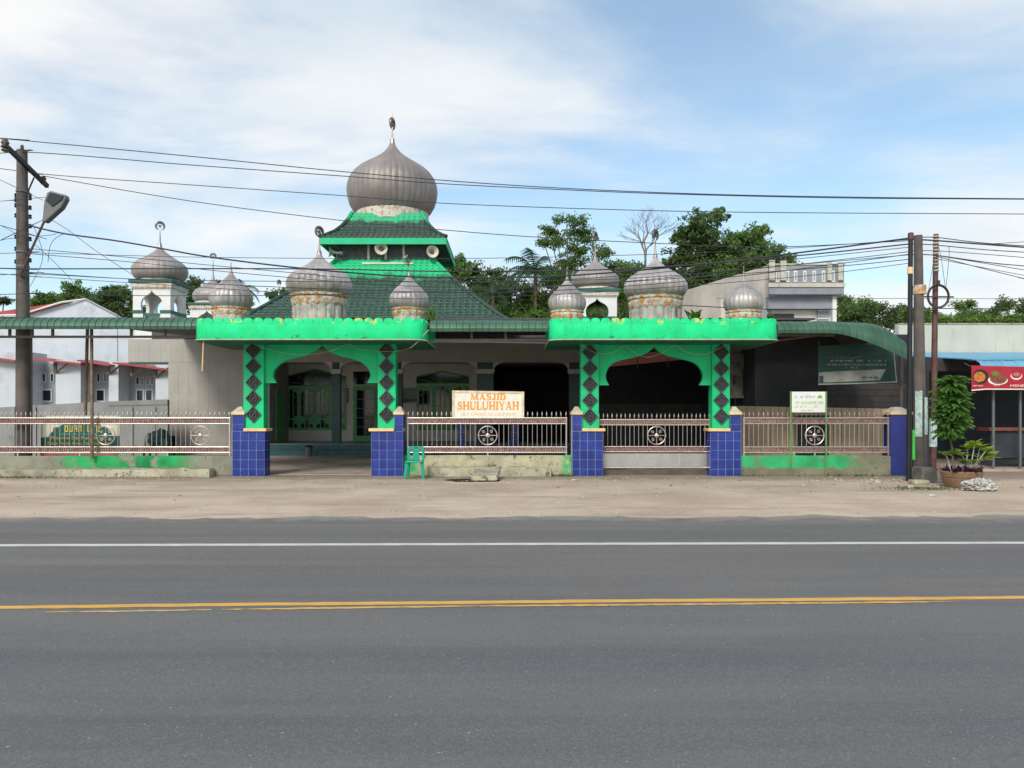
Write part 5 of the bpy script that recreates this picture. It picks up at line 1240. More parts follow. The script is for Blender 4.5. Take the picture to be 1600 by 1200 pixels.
# ------------------------------------------------------------------ poles
def pole(name, label, px, Y, pt, r0, r1, mat, px_top=None):
    g = root(name, (X(px, Y), Y, 0), label, 'pole'); xt = X(px_top or px, Y)
    MB().tube([(X(px, Y), Y, -.02), ((X(px, Y)+xt)/2, Y, Z(pt, Y)/2), (xt, Y, Z(pt, Y))], [r0, (r0+r1)/2, r1], 14).build('shaft', mat, g, True); return g
yL = 21.2
pL = pole('utility_pole', 'tall weathered utility pole with slanting cross arm and street lamp', 37, yL, 235, .20, .13, m['pole'], 34.5)
Aa, Bb = P(6, 225, 20.2), P(74, 291, 22.0); dv = (Bb-Aa).normalized(); up = Vector((0, 0, 1)); sd_ = dv.cross(up).normalized()*.045; uu = sd_.cross(dv).normalized()*.055
MB().hexa([Aa-sd_-uu, Bb-sd_-uu, Bb+sd_-uu, Aa+sd_-uu], [Aa-sd_+uu, Bb-sd_+uu, Bb+sd_+uu, Aa+sd_+uu]).build('cross_arm', m['pole_dark'], pL)
MB().tube([P(53, 278, 21.5), P(43, 301, 21.15)], .022, 6).build('arm_brace', m['pole_dark'], pL)
def insul(c, s=1.0):
    MB().lathe([(.05*s, 0), (.10*s, .03*s), (.06*s, .08*s), (.11*s, .12*s), (.065*s, .18*s), (.10*s, .22*s), (.07*s, .30*s), (.02, .34*s)], 12, c).build('insulator', m['horn_dark'], pL, True)
insul(P(8, 237, 20.3), 1.0); insul(P(68, 289, 21.8), .75); insul(P(34.5, 236, yL) , .5)
for py in (295, 310, 315, 326, 341, 354, 375, 395, 411): 
    for s_ in (-1, 1):
        if random.random() < .85: MB().lathe([(.02, 0), (.05, .02), (.03, .06), (.05, .09), (.02, .12)], 8, P(36+s_*11, py+random.uniform(-3, 3), yL-.05)).build('spool', m['pole_dark'], pL, True)
for py in (301, 395, 418): MB().lathe([(.165, 0), (.165, .05)], 14, (X(35.5, yL), yL, Z(py, yL))).build('strap', m['lampgrey'], pL)
# street lamp on the pole
yl_ = 20.7
sl_ = root('street_lamp', P(46, 398, yL-.15), 'grey street lamp head on a rusty arm clamped to the utility pole', 'street lamp')
MB().tube([P(32, 432, yL-.19), P(46, 397, yL-.25), P(69, 346, yl_)], .03, 8).build('arm', m['pole_red'], sl_, True)
hd = [(67, 347), (72, 347.5), (97, 325), (104.5, 311), (103.5, 305), (81, 298.5), (75, 301), (70.5, 314)]
MB().prism([(X(a_, yl_), Z(b_, yl_)) for a_, b_ in hd], yl_-.05, yl_+.16).build('housing', m['lampgrey'], sl_, bevel=.03)
MB().prism([(X(a_, yl_), Z(b_, yl_)) for a_, b_ in ((74, 315), (80, 301.5), (101.5, 307), (99, 313.5), (84, 324))], yl_-.075, yl_-.052).build('lens', m['glass_dark'], sl_, bevel=.01)

p1 = pole('steel_pole', 'thin black steel pole standing closest to the drooping awning', 1420, 18.9, 365, .062, .055, m['pole_dark'], 1423)
MB().lathe([(.064, 0), (.066, .14), (.05, .16)], 12, P(1423, 374, 18.9)).build('red_cap', m['pole_red'], p1, True)
box('lime_strip', m['lime'], p1, X(1424.5, 18.9), X(1428.5, 18.9), 18.86, 18.94, Z(718, 18.9), Z(672, 18.9))
MB().lathe([(.066, 0), (.066, .16)], 12, P(1422, 428, 18.9)).build('yellow_band', m['cream'], p1)
p2 = pole('concrete_pole', 'stout grey brown pole with pasted bills between the thin poles', 1438, 19.4, 368, .165, .10, m['pole'], 1434.5)
for k, (p0, p1_, q0, q1) in enumerate(((1427.5, 1435.5, 611, 682), (1439, 1446.5, 621, 679))):
    rr = .172; mb = MB(); c0 = Vector((X(1437.3, 19.4), 19.4, 0)); a0 = math.asin(max(-1, min(1, (X(p0, 19.4)-c0.x)/rr))); a1 = math.asin(max(-1, min(1, (X(p1_, 19.4)-c0.x)/rr))); v = []; f = []
    for i in range(7):
        a_ = a0+(a1-a0)*i/6
        for q in (q0, q1): v.append((c0.x+rr*math.sin(a_), c0.y-rr*math.cos(a_), Z(q, 19.4)))
        if i: f.append((2*i-2, 2*i-1, 2*i+1, 2*i))
    mb.add(v, f).build('pasted_bill', m['paperteal'], p2)
MB().lathe([(.150, 0), (.150, .22)], 14, P(1437, 460, 19.4)).build('rust_band', m['rust'], p2)
p3 = pole('coil_pole', 'red brown steel pole carrying a ring of coiled cable', 1457.5, 20.4, 366, .085, .062, m['pole_red'], 1462.5)
for i in range(11): MB().lathe([(.070, 0), (.078, .02), (.070, .04)], 10, (X(1462.3-.01*i, 20.4), 20.4, Z(371+5.3*i, 20.4))).build('ring_band', m['cap'], p3)
MB().lathe([(.094, 0), (.092, .72)], 12, (X(1457.9, 20.4), 20.4, Z(698, 20.4))).build('pasted_bill', m['paperteal'], p3)
cl_ = root('cable_coil', P(1466, 463, 20.25), 'ring of coiled black cable on the red brown pole', 'coil')
for k in range(4):
    rr = (15.5+k*.5)*20.2/FPX
    MB().tube([P(1466, 463, 20.24-.02*k) + Vector((rr*math.cos(a_), 0, rr*math.sin(a_)*1.08)) for a_ in [2*math.pi*i/30 for i in range(31)]], .018, 6).build('loop', m['wire'], cl_, True)
MB().tube([P(1439, 463.5, 20.3), P(1490, 464, 20.3)], .022, 6).build('bar', m['pole_red'], cl_)
MB().tube([P(1467, 447, 20.28), P(1467, 438, 20.28)], .03, 6).build('pin', m['pole_red'], cl_)

# ------------------------------------------------------------------ overhead wires
def spline(pts, n_=10):
    out = []; P_ = [pts[0]] + pts + [pts[-1]]
    for i in range(1, len(P_)-2):
        a_, b_, c_, d_ = P_[i-1], P_[i], P_[i+1], P_[i+2]
        for k in range(n_):
            u = k/n_; out.append(.5*((2*b_) + (c_-a_)*u + (2*a_-5*b_+4*c_-d_)*u*u + (3*b_-a_-3*c_+d_)*u**3))
    out.append(pts[-1]); return out
def wire(label, pts, r_=.011, Y0=None, Y1=None, group=None, cat='wire'):
    x0, x1 = pts[0][0], pts[-1][0]
    w = [P(px, py, (pts[i][2] if len(pts[i]) > 2 else Y0 + (Y1-Y0)*(px-x0)/(x1-x0))) for i, (px, py, *_) in enumerate(pts)]
    if pts[-1][0] >= 1700: w.append(w[-1] + (w[-1]-w[-2]).normalized()*25)       # on to the next pole out of view
    if pts[0][0] <= -40: w.insert(0, w[0] + (w[0]-w[1]).normalized()*25)
    o = MB().tube(spline(w), r_, 5).build('overhead_wire', m['wire'], None, True)
    return tag(o, label, cat, group)
wire('topmost overhead wire crossing the large dome from the outer arm end', [(-80, 211), (8, 217), (300, 244.5), (555, 270), (800, 289.5), (1060, 302), (1330, 308), (1700, 311.5)], .012, 20.3, 19.5)
wire('second overhead wire crossing the large dome from the pole top', [(-80, 245), (35, 237.5), (300, 258), (540, 275.5), (690, 287), (880, 296.5), (1060, 303.5), (1330, 309.5), (1700, 312)], .012, 21.2, 19.6)
wire('overhead wire passing the dome just above its white ring', [(-80, 253), (68, 272, 21.8), (300, 289), (540, 306), (700, 318), (960, 327.5), (1200, 332), (1700, 335)], .0105, 21.8, 20)
wire('overhead wire sagging past the upper fascia to the three poles', [(68, 275), (290, 313), (520, 343), (690, 359), (830, 370), (1000, 379), (1200, 386), (1423, 376)], .0105, 21.8, 19)
wire('thick twisted service cable sloping down from the utility pole across the domes', [(44, 352), (100, 365), (180, 376), (250, 388), (330, 402), (460, 418), (600, 430), (720, 434), (900, 430), (1140, 408), (1423, 372)], .021, 20.98, 19)
grp = 'low bundle of overhead wires between the poles'
lab = 'thin dark wire of the low bundle strung between the poles'
low_w = [([(-60, 398), (36, 395), (320, 402), (700, 404), (1000, 398), (1230, 388), (1423, 374)], .008),
         ([(-60, 418), (40, 420), (450, 420), (720, 424), (980, 420), (1230, 401), (1423, 381)], .017),
         ([(40, 388), (200, 402), (400, 421), (640, 440), (900, 436), (1200, 409), (1423, 386)], .009),
         ([(40, 396), (200, 409), (400, 429), (640, 447), (900, 445), (1200, 418), (1423, 393)], .009),
         ([(40, 425), (170, 434), (400, 447), (700, 457), (900, 452), (1150, 432), (1423, 397)], .010),
         ([(-60, 432), (40, 428), (240, 437), (520, 440), (760, 440), (1000, 434), (1250, 413), (1423, 398)], .009),
         ([(-60, 462), (40, 459), (240, 462), (480, 461), (660, 456), (860, 448), (1100, 432), (1300, 417), (1423, 405)], .010),
         ([(-60, 423), (40, 431), (300, 448), (600, 466), (800, 463), (1000, 452), (1250, 432), (1423, 411)], .008)]
for pts, r_ in low_w: wire(lab, pts, r_, 20.98, 19.0, grp)
wire('straight low wire passing below the coil behind the stall roof', [(1000, 473), (1200, 483), (1423, 482), (1700, 483)], .013, 22, 22)
wire('thin straight wire level with the cable coil', [(1120, 466), (1423, 466.5), (1700, 467)], .007, 22, 22)
grp2 = 'wires fanning out from the coil pole'
for pts, r_ in (([(1423, 372), (1462, 371), (1540, 380), (1700, 391)], .012), ([(1423, 374), (1462, 376), (1540, 382), (1700, 394)], .020), ([(1423, 381), (1462, 383), (1550, 391), (1700, 400)], .012),
                ([(1423, 392), (1462, 392), (1560, 399), (1700, 411)], .009), ([(1423, 398), (1462, 399), (1560, 412), (1700, 424)], .013), ([(1462, 399), (1560, 415), (1700, 439)], .010),
                ([(1462, 400), (1530, 418), (1620, 440), (1700, 458)], .010), ([(1462, 404), (1540, 419), (1700, 449)], .008), ([(1550, 381), (1620, 377), (1700, 375)], .008)):
    wire('thin dark wire fanning out from the coil pole over the food stall', pts, r_, 19.6, 21, grp2)
grp3 = 'slack cable loops hanging by the poles'
for pts in ([(44, 366), (60, 369), (88, 366)], [(100, 365), (86, 373), (78, 386), (75, 410)], [(52, 380), (75, 400), (100, 425), (118, 445)], [(80, 343), (110, 362), (150, 392), (205, 428)], [(50, 350), (56, 362), (66, 392), (64, 414), (47, 448)], [(-40, 340), (0, 352), (28, 367)], [(-40, 262), (0, 281), (28, 294)], [(-40, 318), (5, 314), (30, 313)], [(-40, 395), (0, 376), (28, 372)]):
    wire('slack thin cable loop hanging beside the utility pole', pts, .007, 20.98, 20.95, grp3)
for pts in ([(1466, 385), (1470, 400), (1477, 448)], [(1482, 384), (1483, 400), (1478, 450)], [(1460, 400), (1455, 430), (1450, 458)]): wire('slack thin cable hanging down to the cable coil', pts, .006, 20.3, 20.3, 'slack cables above the cable coil')
# thin string of lamp flex under the parapets
for lbl, pts in (('slack pale string sagging under the parapet of the open gateway', [(388, 534), (420, 546), (455, 553.5), (480, 554), (515, 549), (544, 538), (560, 545), (600, 549), (627, 548), (640, 543)]),
                 ('slack pale string sagging under the parapet of the closed gateway', [(900, 534), (925, 549), (945, 553), (962, 549), (977, 540), (990, 550), (1012, 558), (1035, 551), (1055, 540), (1075, 551), (1105, 553), (1135, 538)])):
    w = [P(a_, b_, 20.50) for a_, b_ in pts]; tag(MB().tube(spline(w, 5), .005, 4).build('string', m['cap'], None, True), lbl, 'string')
tag(MB().tube([P(641, 544, 20.1), P(655, 532, 19.7), P(669, 516, 19.35)], .016, 6).build('stick', m['cap'], None), 'thin pale stick poking out beside the open gateway parapet', 'stick')
tag(MB().tube([P(318, 533, 19.5), P(316, 580, 19.5)], .016, 6).build('bamboo_pole', m['cream'], None), 'thin yellow rod dangling from the open gateway parapet corner', 'rod')

# ------------------------------------------------------------------ trees
def leaves(mb, c, rad, n_, size, rnd, flat=1.0):
    for _ in range(n_):
        d = Vector((rnd.gauss(0, 1), rnd.gauss(0, 1), rnd.gauss(0, 1)*flat)); d = d.normalized()*rad*rnd.random()**.45 if d.length else d
        p = c + Vector((d.x, d.y, d.z*flat)); nn = Vector((rnd.gauss(0, .7), rnd.gauss(0, .7)-.25, rnd.gauss(.55, .6))).normalized()
        u = nn.orthogonal().normalized(); u = (Matrix.Rotation(rnd.uniform(0, 6.28), 3, nn) @ u); w = nn.cross(u); s = size*rnd.uniform(.6, 1.25)
        mb.add([p-u*s*.55, p+w*s*.25-nn*s*.06, p+u*s*.55, p-w*s*.25-nn*s*.06], [(0, 1, 2, 3)])
def tree(name, label, Y, blobs, mat, trunk, lsize=.34, dens=1.0, seed=1, group=None, tr=.2, flat=.75, cat='tree'):
    rnd = random.Random(seed); k = Y/FPX
    g = root(name, (X(trunk, Y), Y, 0), label, cat, group)
    zlow = min(Z(cy+ry, Y) for cx, cy, rx, ry in blobs)
    top = max(zlow, 1.0); tb = Vector((X(trunk, Y), Y, -.02)); fork = Vector((X(trunk, Y)+rnd.uniform(-.2, .2), Y, top*.85))
    tm = MB(); tm.tube([tb, (tb+fork)/2 + Vector((rnd.uniform(-.15, .15), 0, 0)), fork], [tr, tr*.8, tr*.62], 8)
    lm = MB()
    for cx, cy, rx, ry in blobs:
        c = Vector((X(cx, Y), Y + rnd.uniform(-.5, .5)*rx*k, Z(cy, Y))); ax, az = rx*k, ry*k
        mid = fork.lerp(c, .5) + Vector((rnd.uniform(-.3, .3), rnd.uniform(-.3, .3), -.2))
        tm.tube([fork, mid, c, c + Vector((rnd.uniform(-.4, .4)*ax, 0, az*.6))], [tr*.45, tr*.32, tr*.2, .02], 5)
        n_ = max(9, int(dens*19*ax*az + 8))
        for _ in range(n_):
            d = Vector((rnd.gauss(0, 1), rnd.gauss(0, 1), rnd.gauss(0, 1))).normalized()*rnd.uniform(.15, 1.0)
            q = c + Vector((d.x*ax, d.y*ax*.8, d.z*az)); rad = rnd.uniform(.30, .66)*(.6+.25*min(ax, 2.2))
            if rnd.random() < .4: tm.tube([c.lerp(q, .3), q], [.04, .012], 4)
            leaves(lm, q, rad, int(rnd.uniform(36, 56)), lsize*.70, rnd, flat)
    tm.build('trunk', m['bark'], g, True); lm.build('crown', mat, g)
    return g
bt = 'trees behind the mosque and the concrete building'
tree('broadleaf_tree', 'tall brownish green tree rising behind the sloping concrete side wall', 62, [(1092, 362, 42, 34), (1070, 405, 36, 34), (1125, 338, 16, 14), (1105, 415, 40, 34), (1060, 375, 20, 22), (1045, 440, 34, 26), (1095, 440, 40, 22), (1040, 470, 36, 28), (1085, 470, 40, 26), (1140, 400, 24, 40), (1110, 380, 26, 30)], m['leaf_dark'], 1090, .40, 1.0, 3, bt, .32)
tree('broadleaf_tree', 'rounded rich green tree with domed crown above the blue grey parapet', 60, [(1165, 372, 34, 24), (1192, 362, 20, 12), (1205, 400, 40, 24), (1160, 410, 44, 28), (1215, 415, 34, 18), (1140, 430, 30, 20), (1185, 425, 45, 18), (1150, 445, 40, 18), (1232, 412, 18, 14), (1190, 392, 36, 20)], m['leaf_mid'], 1170, .36, 1.15, 5, bt, .3)
tree('broadleaf_tree', 'thin layered tree standing tall behind the minaret with the palm', 58, [(885, 348, 30, 9), (858, 360, 22, 9), (905, 362, 24, 10), (872, 378, 28, 9), (850, 380, 14, 6), (905, 390, 24, 12), (890, 410, 34, 16), (915, 375, 14, 12), (875, 425, 36, 16), (905, 440, 34, 16), (940, 395, 18, 14)], m['leaf_mid'], 886, .30, .95, 8, bt, .16)
tree('broadleaf_tree', 'bushy dark tree close behind the tall arch minaret', 60, [(958, 425, 34, 24), (980, 445, 40, 30), (925, 430, 30, 24), (1005, 430, 28, 24), (960, 465, 45, 30), (900, 460, 34, 30), (935, 490, 50, 16), (1000, 480, 45, 24), (1030, 455, 26, 26)], m['leaf_dark'], 955, .36, 1.0, 10, bt, .25)
tree('broadleaf_tree', 'green tree touching the slope of the tiled roof', 55, [(718, 408, 18, 14), (735, 425, 26, 18), (715, 435, 26, 22), (760, 442, 28, 22), (745, 460, 34, 24), (705, 425, 18, 18), (735, 485, 40, 20), (780, 490, 40, 16)], m['leaf_mid'], 738, .33, 1.1, 12, bt, .22)
tree('broadleaf_tree', 'leafy tree between the tiled roof and the areca palm', 54, [(778, 432, 18, 16), (790, 455, 26, 20), (775, 475, 36, 22), (810, 480, 24, 18), (755, 490, 40, 16), (800, 445, 20, 16), (820, 460, 22, 24)], m['leaf_dark'], 785, .33, 1.0, 14, bt, .2)
tree('broadleaf_tree', 'bright yellowish green shrub at the foot of the areca palm', 50, [(850, 480, 22, 22), (868, 460, 20, 26), (840, 495, 22, 10), (815, 495, 18, 10), (875, 490, 20, 16), (862, 440, 16, 16)], m['leaf_bright'], 850, .30, 1.0, 15, bt, .12)
lt = 'trees behind the terrace house and minarets'
for i, (lb, bl_, mt, tk, Yt, sd) in enumerate((('low bright tree behind the red roof by the utility pole', [(75, 464, 24, 7), (60, 467, 16, 7), (92, 467, 18, 8), (70, 478, 30, 10), (100, 478, 20, 10)], 'leaf_bright', 75, 62, 21),
        ('rounded green tree over the gable of the pale house', [(120, 452, 17, 13), (115, 466, 20, 12), (135, 464, 16, 13), (125, 480, 26, 12)], 'leaf_mid', 120, 60, 22),
        ('broad dark tree between the pale house and the minaret', [(170, 455, 24, 17), (195, 466, 22, 20), (160, 472, 28, 16), (185, 485, 30, 18), (206, 485, 20, 18)], 'leaf_dark', 178, 58, 23),
        ('dark tree between the white minaret and the half hidden one', [(303, 447, 14, 14), (312, 465, 16, 18), (297, 475, 14, 18)], 'leaf_dark', 305, 60, 24),
        ('dark tree peeping behind a gateway dome and roof slope', [(377, 462, 15, 14), (340, 445, 8, 6), (385, 480, 12, 12), (430, 460, 17, 9), (448, 458, 10, 9)], 'leaf_dark', 382, 66, 25),
        ('sparse far tree at the edge behind the utility pole', [(8, 470, 12, 6), (-20, 468, 24, 8)], 'leaf_brown', 5, 62, 26))):
    tree('broadleaf_tree', lb, Yt, bl_, m[mt], tk, .32, 1.3, sd, lt, .18)
rt = 'trees beyond the cream wall'
for i, (lb, bl_, mt, tk, Yt, sd) in enumerate((('green tree right against the end of the blue grey building', [(1318, 468, 16, 9), (1330, 482, 30, 16), (1352, 478, 18, 12), (1320, 498, 26, 10), (1345, 500, 30, 12), (1312, 485, 16, 14)], 'leaf_mid', 1330, 52, 31),
        ('dark green tree between the concrete building and the poles', [(1372, 482, 20, 11), (1360, 494, 26, 12), (1400, 488, 18, 11), (1385, 502, 30, 12), (1410, 503, 24, 10)], 'leaf_dark', 1375, 54, 32),
        ('pale bright hedge tree behind the three poles', [(1415, 488, 18, 12), (1445, 492, 22, 12), (1430, 502, 34, 10), (1470, 500, 24, 9), (1455, 495, 22, 10)], 'leaf_bright', 1435, 50, 33),
        ('thin loose tree beyond the cream wall near the cable coil', [(1510, 478, 16, 13), (1520, 490, 18, 9), (1500, 495, 18, 8), (1545, 498, 20, 6)], 'leaf_mid', 1512, 50, 34),
        ('dark leafy tree rising over the far end of the cream wall', [(1575, 478, 22, 14), (1555, 492, 22, 12), (1600, 485, 26, 18), (1640, 482, 30, 20)], 'leaf_dark', 1580, 48, 35),
        ('bright green hedge tree along the cream wall top', [(1480, 500, 22, 8), (1515, 502, 24, 8), (1540, 500, 26, 8), (1570, 500, 24, 9), (1600, 500, 26, 10)], 'leaf_bright', 1540, 45, 36))):
    tree('broadleaf_tree', lb, Yt, bl_, m[mt], tk, .27, 1.1, sd, rt, .15)
for lb, bl_, mt, tk, sd in (('low thicket tree below the drooping palm beside the tiled roof', [(705, 470, 26, 22), (735, 492, 34, 14), (765, 485, 30, 18), (790, 496, 34, 10)], 'leaf_mid', 740, 61),
        ('low thicket tree around the areca palm trunk', [(815, 485, 26, 16), (845, 470, 22, 18), (870, 478, 26, 22), (830, 455, 20, 16)], 'leaf_dark', 838, 62),
        ('low thicket tree between the minaret and the big closed gateway dome', [(975, 485, 26, 18), (965, 455, 20, 22), (985, 425, 20, 18), (905, 485, 26, 18)], 'leaf_mid', 968, 63)):
    tree('broadleaf_tree', lb, 53, bl_, m[mt], tk, .32, 1.2, sd, bt, .12)
# areca palm
def palm(label, px, Y, py_top, L, nfr, seed, tr=.14, mat='leaf_palm', base=0, group=None):
    rnd = random.Random(seed); g = root('palm', (X(px, Y), Y, base), label, 'palm', group); h = Z(py_top, Y)
    MB().tube([(X(px, Y), Y, base-.02), (X(px, Y)+.1, Y, (h+base)/2), (X(px, Y), Y, h)], [tr, tr*.8, tr*.7], 8).build('trunk', m['oldpost'], g, True)
    for i in range(nfr):
        mb = MB(); az = 2*math.pi*i/nfr + rnd.uniform(-.3, .3); el = rnd.uniform(.1, 1.25); p = Vector((X(px, Y), Y, h)); d = Vector((math.cos(az)*math.cos(el), math.sin(az)*math.cos(el), math.sin(el))); pts = [p.copy()]
        for k in range(9): p = p + d*L/9; d = (d + Vector((0, 0, -.21))).normalized(); pts.append(p.copy())
        mb.tube(pts, [.035]*3 + [.02]*7, 4)
        for k in range(1, 10):
            for sub in (0, .5):
                if k == 9 and sub: continue
                q = pts[k].lerp(pts[min(9, k+1)], sub); t_ = (pts[k]-pts[k-1]).normalized(); sdv = t_.cross(Vector((0, 0, 1))).normalized()
                for s_ in (-1, 1):
                    ll = L*.36*(1-.55*abs(k/9-.45)); tip = q + (sdv*s_*.8 + t_*.45 + Vector((0, 0, -.55+rnd.uniform(-.2, .1)))).normalized()*ll
                    w = t_*.05*L/2.2; mb.add([q-w, tip, q+w], [(0, 1, 2)])
        mb.build('frond', m[mat], g)
    return g
palm('areca palm with feathery fronds and pale trunk beside the tiled roof', 836, 50, 428, 2.5, 15, 41)
palm('small palm crown showing beside the outer small dome of the open gateway', 377, 52, 452, 1.5, 9, 42)
palm('small palm growing inside the arch of the white minaret', 933, 38.1, 478, 1.0, 14, 43, .04, 'leaf_mid')
palm('drooping palm low among the trees by the tiled roof', 770, 50, 462, 2.0, 11, 44)
# bare tree
def bare(label, px, Y, py_base, py_top, seed):
    rnd = random.Random(seed); g = root('bare_tree', (X(px, Y), Y, 0), label, 'tree'); mb = MB()
    def grow(p, d, L, r_, lv):
        q = p + d*L; mb.tube([p, p.lerp(q, .5)+Vector((rnd.gauss(0, .05)*L, rnd.gauss(0, .05)*L, 0)), q], [r_, r_*.85, r_*.65], 5 if lv < 3 else 3)
        if lv >= 7: return
        for _ in range(3 if lv < 4 else 2):
            nd = (d + Vector((rnd.gauss(0, .5), rnd.gauss(0, .45), rnd.uniform(-.12, .26)))).normalized(); grow(p.lerp(q, rnd.uniform(.65, 1)), nd, L*rnd.uniform(.60, .80), r_*.58, lv+1)
    zb = Z(py_base, Y); MB().tube([(X(px, Y), Y, -.02), (X(px, Y), Y, zb)], [.2, .14], 7).build('trunk', m['twig'], g, True)
    grow(Vector((X(px, Y), Y, zb)), Vector((0.02, 0, 1)), (Z(py_top, Y)-zb)*.33, .12, 0)
    mb.build('branches', m['twig'], g)
bare('leafless grey tree with fine twigs behind the closed gateway domes', 1008, 60, 440, 300, 51)
# weeds on the gateway roofs
def tuft(name, label, c, h, n_, seed, mat, w=.03, parent=None, spread=.5, cat='plant'):
    rnd = random.Random(seed); mb = MB(); c = Vector(c)
    for _ in range(n_):
        a_ = rnd.uniform(0, 6.28); d = Vector((math.cos(a_)*spread*rnd.random(), math.sin(a_)*spread*rnd.random(), 1)).normalized(); L = h*rnd.uniform(.5, 1); s = Vector((-math.sin(a_), math.cos(a_), 0))*w
        p = c + Vector((rnd.gauss(0, .25), rnd.gauss(0, .2), 0))*h*.5; q = p + d*L*.6; e_ = q + (d + Vector((math.cos(a_)*.6, math.sin(a_)*.6, -.3))).normalized()*L*.4
        mb.add([p-s*.5, p+s*.5, q+s, e_, q-s], [(0, 1, 2, 3, 4)])
    o = mb.build(name, mat, parent, base=True); return tag(o, label, cat) if label else o
tuft('roof_weed', 'green weed sprouting at the open gateway parapet end by the awning', P(672, 500, 20.6), .38, 26, 1, m['leaf_bright'])
tuft('roof_weed', 'dark weed tuft between domes on the closed gateway roof', P(1085, 502, 21.2), .42, 30, 2, m['leaf_mid'])
tuft('roof_weed', 'small weed by the last dome on the closed gateway roof', P(1205, 500, 20.6), .22, 14, 3, m['leaf_bright'])

# ------------------------------------------------------------------ turquoise plastic chair
yc_ = 19.75; cx_ = X(648.5, yc_)
ch = root('plastic_chair', (cx_, yc_, 0), 'turquoise plastic chair standing against the mouldy low wall', 'chair')
for sx in (-1, 1):
    MB().hexa([(cx_+sx*.235-.032, yc_-.20, 0), (cx_+sx*.235+.032, yc_-.20, 0), (cx_+sx*.235+.032, yc_-.15, 0), (cx_+sx*.235-.032, yc_-.15, 0)],
              [(cx_+sx*.185-.045, yc_-.19, .405), (cx_+sx*.185+.045, yc_-.19, .405), (cx_+sx*.185+.045, yc_-.13, .405), (cx_+sx*.185-.045, yc_-.13, .405)]).build('leg', m['chair'], ch, bevel=.008)
    MB().hexa([(cx_+sx*.19-.02, yc_+.24, 0), (cx_+sx*.19+.02, yc_+.24, 0), (cx_+sx*.19+.02, yc_+.285, 0), (cx_+sx*.19-.02, yc_+.285, 0)],
              [(cx_+sx*.165-.03, yc_+.16, .405), (cx_+sx*.165+.03, yc_+.16, .405), (cx_+sx*.165+.03, yc_+.21, .405), (cx_+sx*.165-.03, yc_+.21, .405)]).build('leg', m['chair'], ch, bevel=.008)
MB().prismz([(cx_-.235, yc_-.20), (cx_-.20, yc_-.235), (cx_+.20, yc_-.235), (cx_+.235, yc_-.20), (cx_+.205, yc_+.22), (cx_-.205, yc_+.22)], .406, .445).build('seat', m['chair'], ch, bevel=.012)
yb2 = yc_+.21
bk = MB()
def bp(x, z): return (cx_+x, z)
bk.prism([bp(-.215, .447), bp(-.15, .447), bp(-.15, .68), bp(-.15, .72), bp(.15, .72), bp(.15, .68), bp(.15, .447), bp(.215, .447), bp(.215, .72), bp(.18, .80), bp(-.18, .80), bp(-.215, .72)], yb2-.02, yb2+.015)
bko = bk.build('backrest', m['chair'], ch, bevel=.008)
MB().prism([bp(-.10, .447), bp(.10, .447), bp(.075, .56), bp(.08, .718), bp(-.08, .718), bp(-.075, .56)], yb2-.017, yb2+.012).build('splat', m['chair'], bko, bevel=.006)
MB().prism([bp(-.05, .755), bp(.05, .755), bp(.04, .772), bp(-.04, .772)], yb2-.0235, yb2-.0205).build('grip', m['pole_dark'], bko)

# drain slab, block by the poles, rubbish
MB().hexa([(X(736, 18.85), 18.8, .02), (X(777, 18.85), 18.75, .03), (X(782, 19.9), 19.9, .14), (X(740, 19.9), 19.95, .12)],
          [(X(736, 18.85), 18.8, .13), (X(777, 18.85), 18.75, .15), (X(782, 19.9), 19.9, .25), (X(741, 19.9), 19.95, .23)]).build('drain_slab', m['kerb'], None, bevel=.015)
tag(bpy.data.objects['drain_slab'], 'tilted broken concrete slab over the open drain hole', 'slab')
bxk = box('concrete_block', m['grey_wall2'], None, X(1435.5, 18.6), X(1459.5, 18.6), 18.45, 18.9, 0, Z(730, 18.6), bevel=.02); tag(bxk, 'grey upright concrete block at the foot of the stout pole', 'block')
rbk = box('stone', m['kerb'], None, X(1428, 18.0), X(1452, 18.0), 17.95, 18.3, 0, .10, bevel=.03); tag(rbk, 'flat mossy stone lying before the grey concrete block', 'stone')
tag(crumple('plastic_sheet', m['plastic'], None, (X(1530, 16.6), 16.6, .08), (.32, .22, .15), 11, 3, .3), 'crumpled whitish plastic sheet lying by the round planter', 'rubbish')
# planter with three kinds of plant
ypl = 17.4; xpl = X(1502, ypl)
pt = root('planter', (xpl, ypl, 0), 'round terracotta planter at the foot of the coil pole', 'planter')
MB().lathe([(.30, 0), (.37, .10), (.40, .20), (.38, .215), (.40, .23), (.43, .34), (.41, .36), (.37, .33), (.01, .32)], 24, (xpl, ypl, 0)).build('bowl', m['terracotta'], pt, True)
def leafy(mb, p, d, L, w):
    d = d.normalized(); s = d.cross(Vector((0, 0, 1)));  s = s.normalized() if s.length > .05 else Vector((1, 0, 0)); up_ = s.cross(d)
    a_ = p + d*L*.35 + s*w + up_*.02*L; b_ = p + d*L*.35 - s*w + up_*.02*L; c_ = p + d*L*.75 + s*w*.8 - up_*.06*L; e_ = p + d*L*.75 - s*w*.8 - up_*.06*L; t_ = p + d*L - up_*.18*L; mid = p + d*L*.4 - up_*.05*L; mid2 = p+d*L*.75-up_*.12*L
    mb.add([p, a_, mid, b_, c_, mid2, e_, t_], [(0, 1, 2), (0, 2, 3), (1, 4, 5, 2), (2, 5, 6, 3), (4, 7, 5), (5, 7, 6)])
rnd = random.Random(77)
gl = tag(bpy.data.objects.new('purple_plant', None), 'low purple leaved plant filling the round planter', 'plant'); bpy.data.objects.remove(gl)
mb = MB()
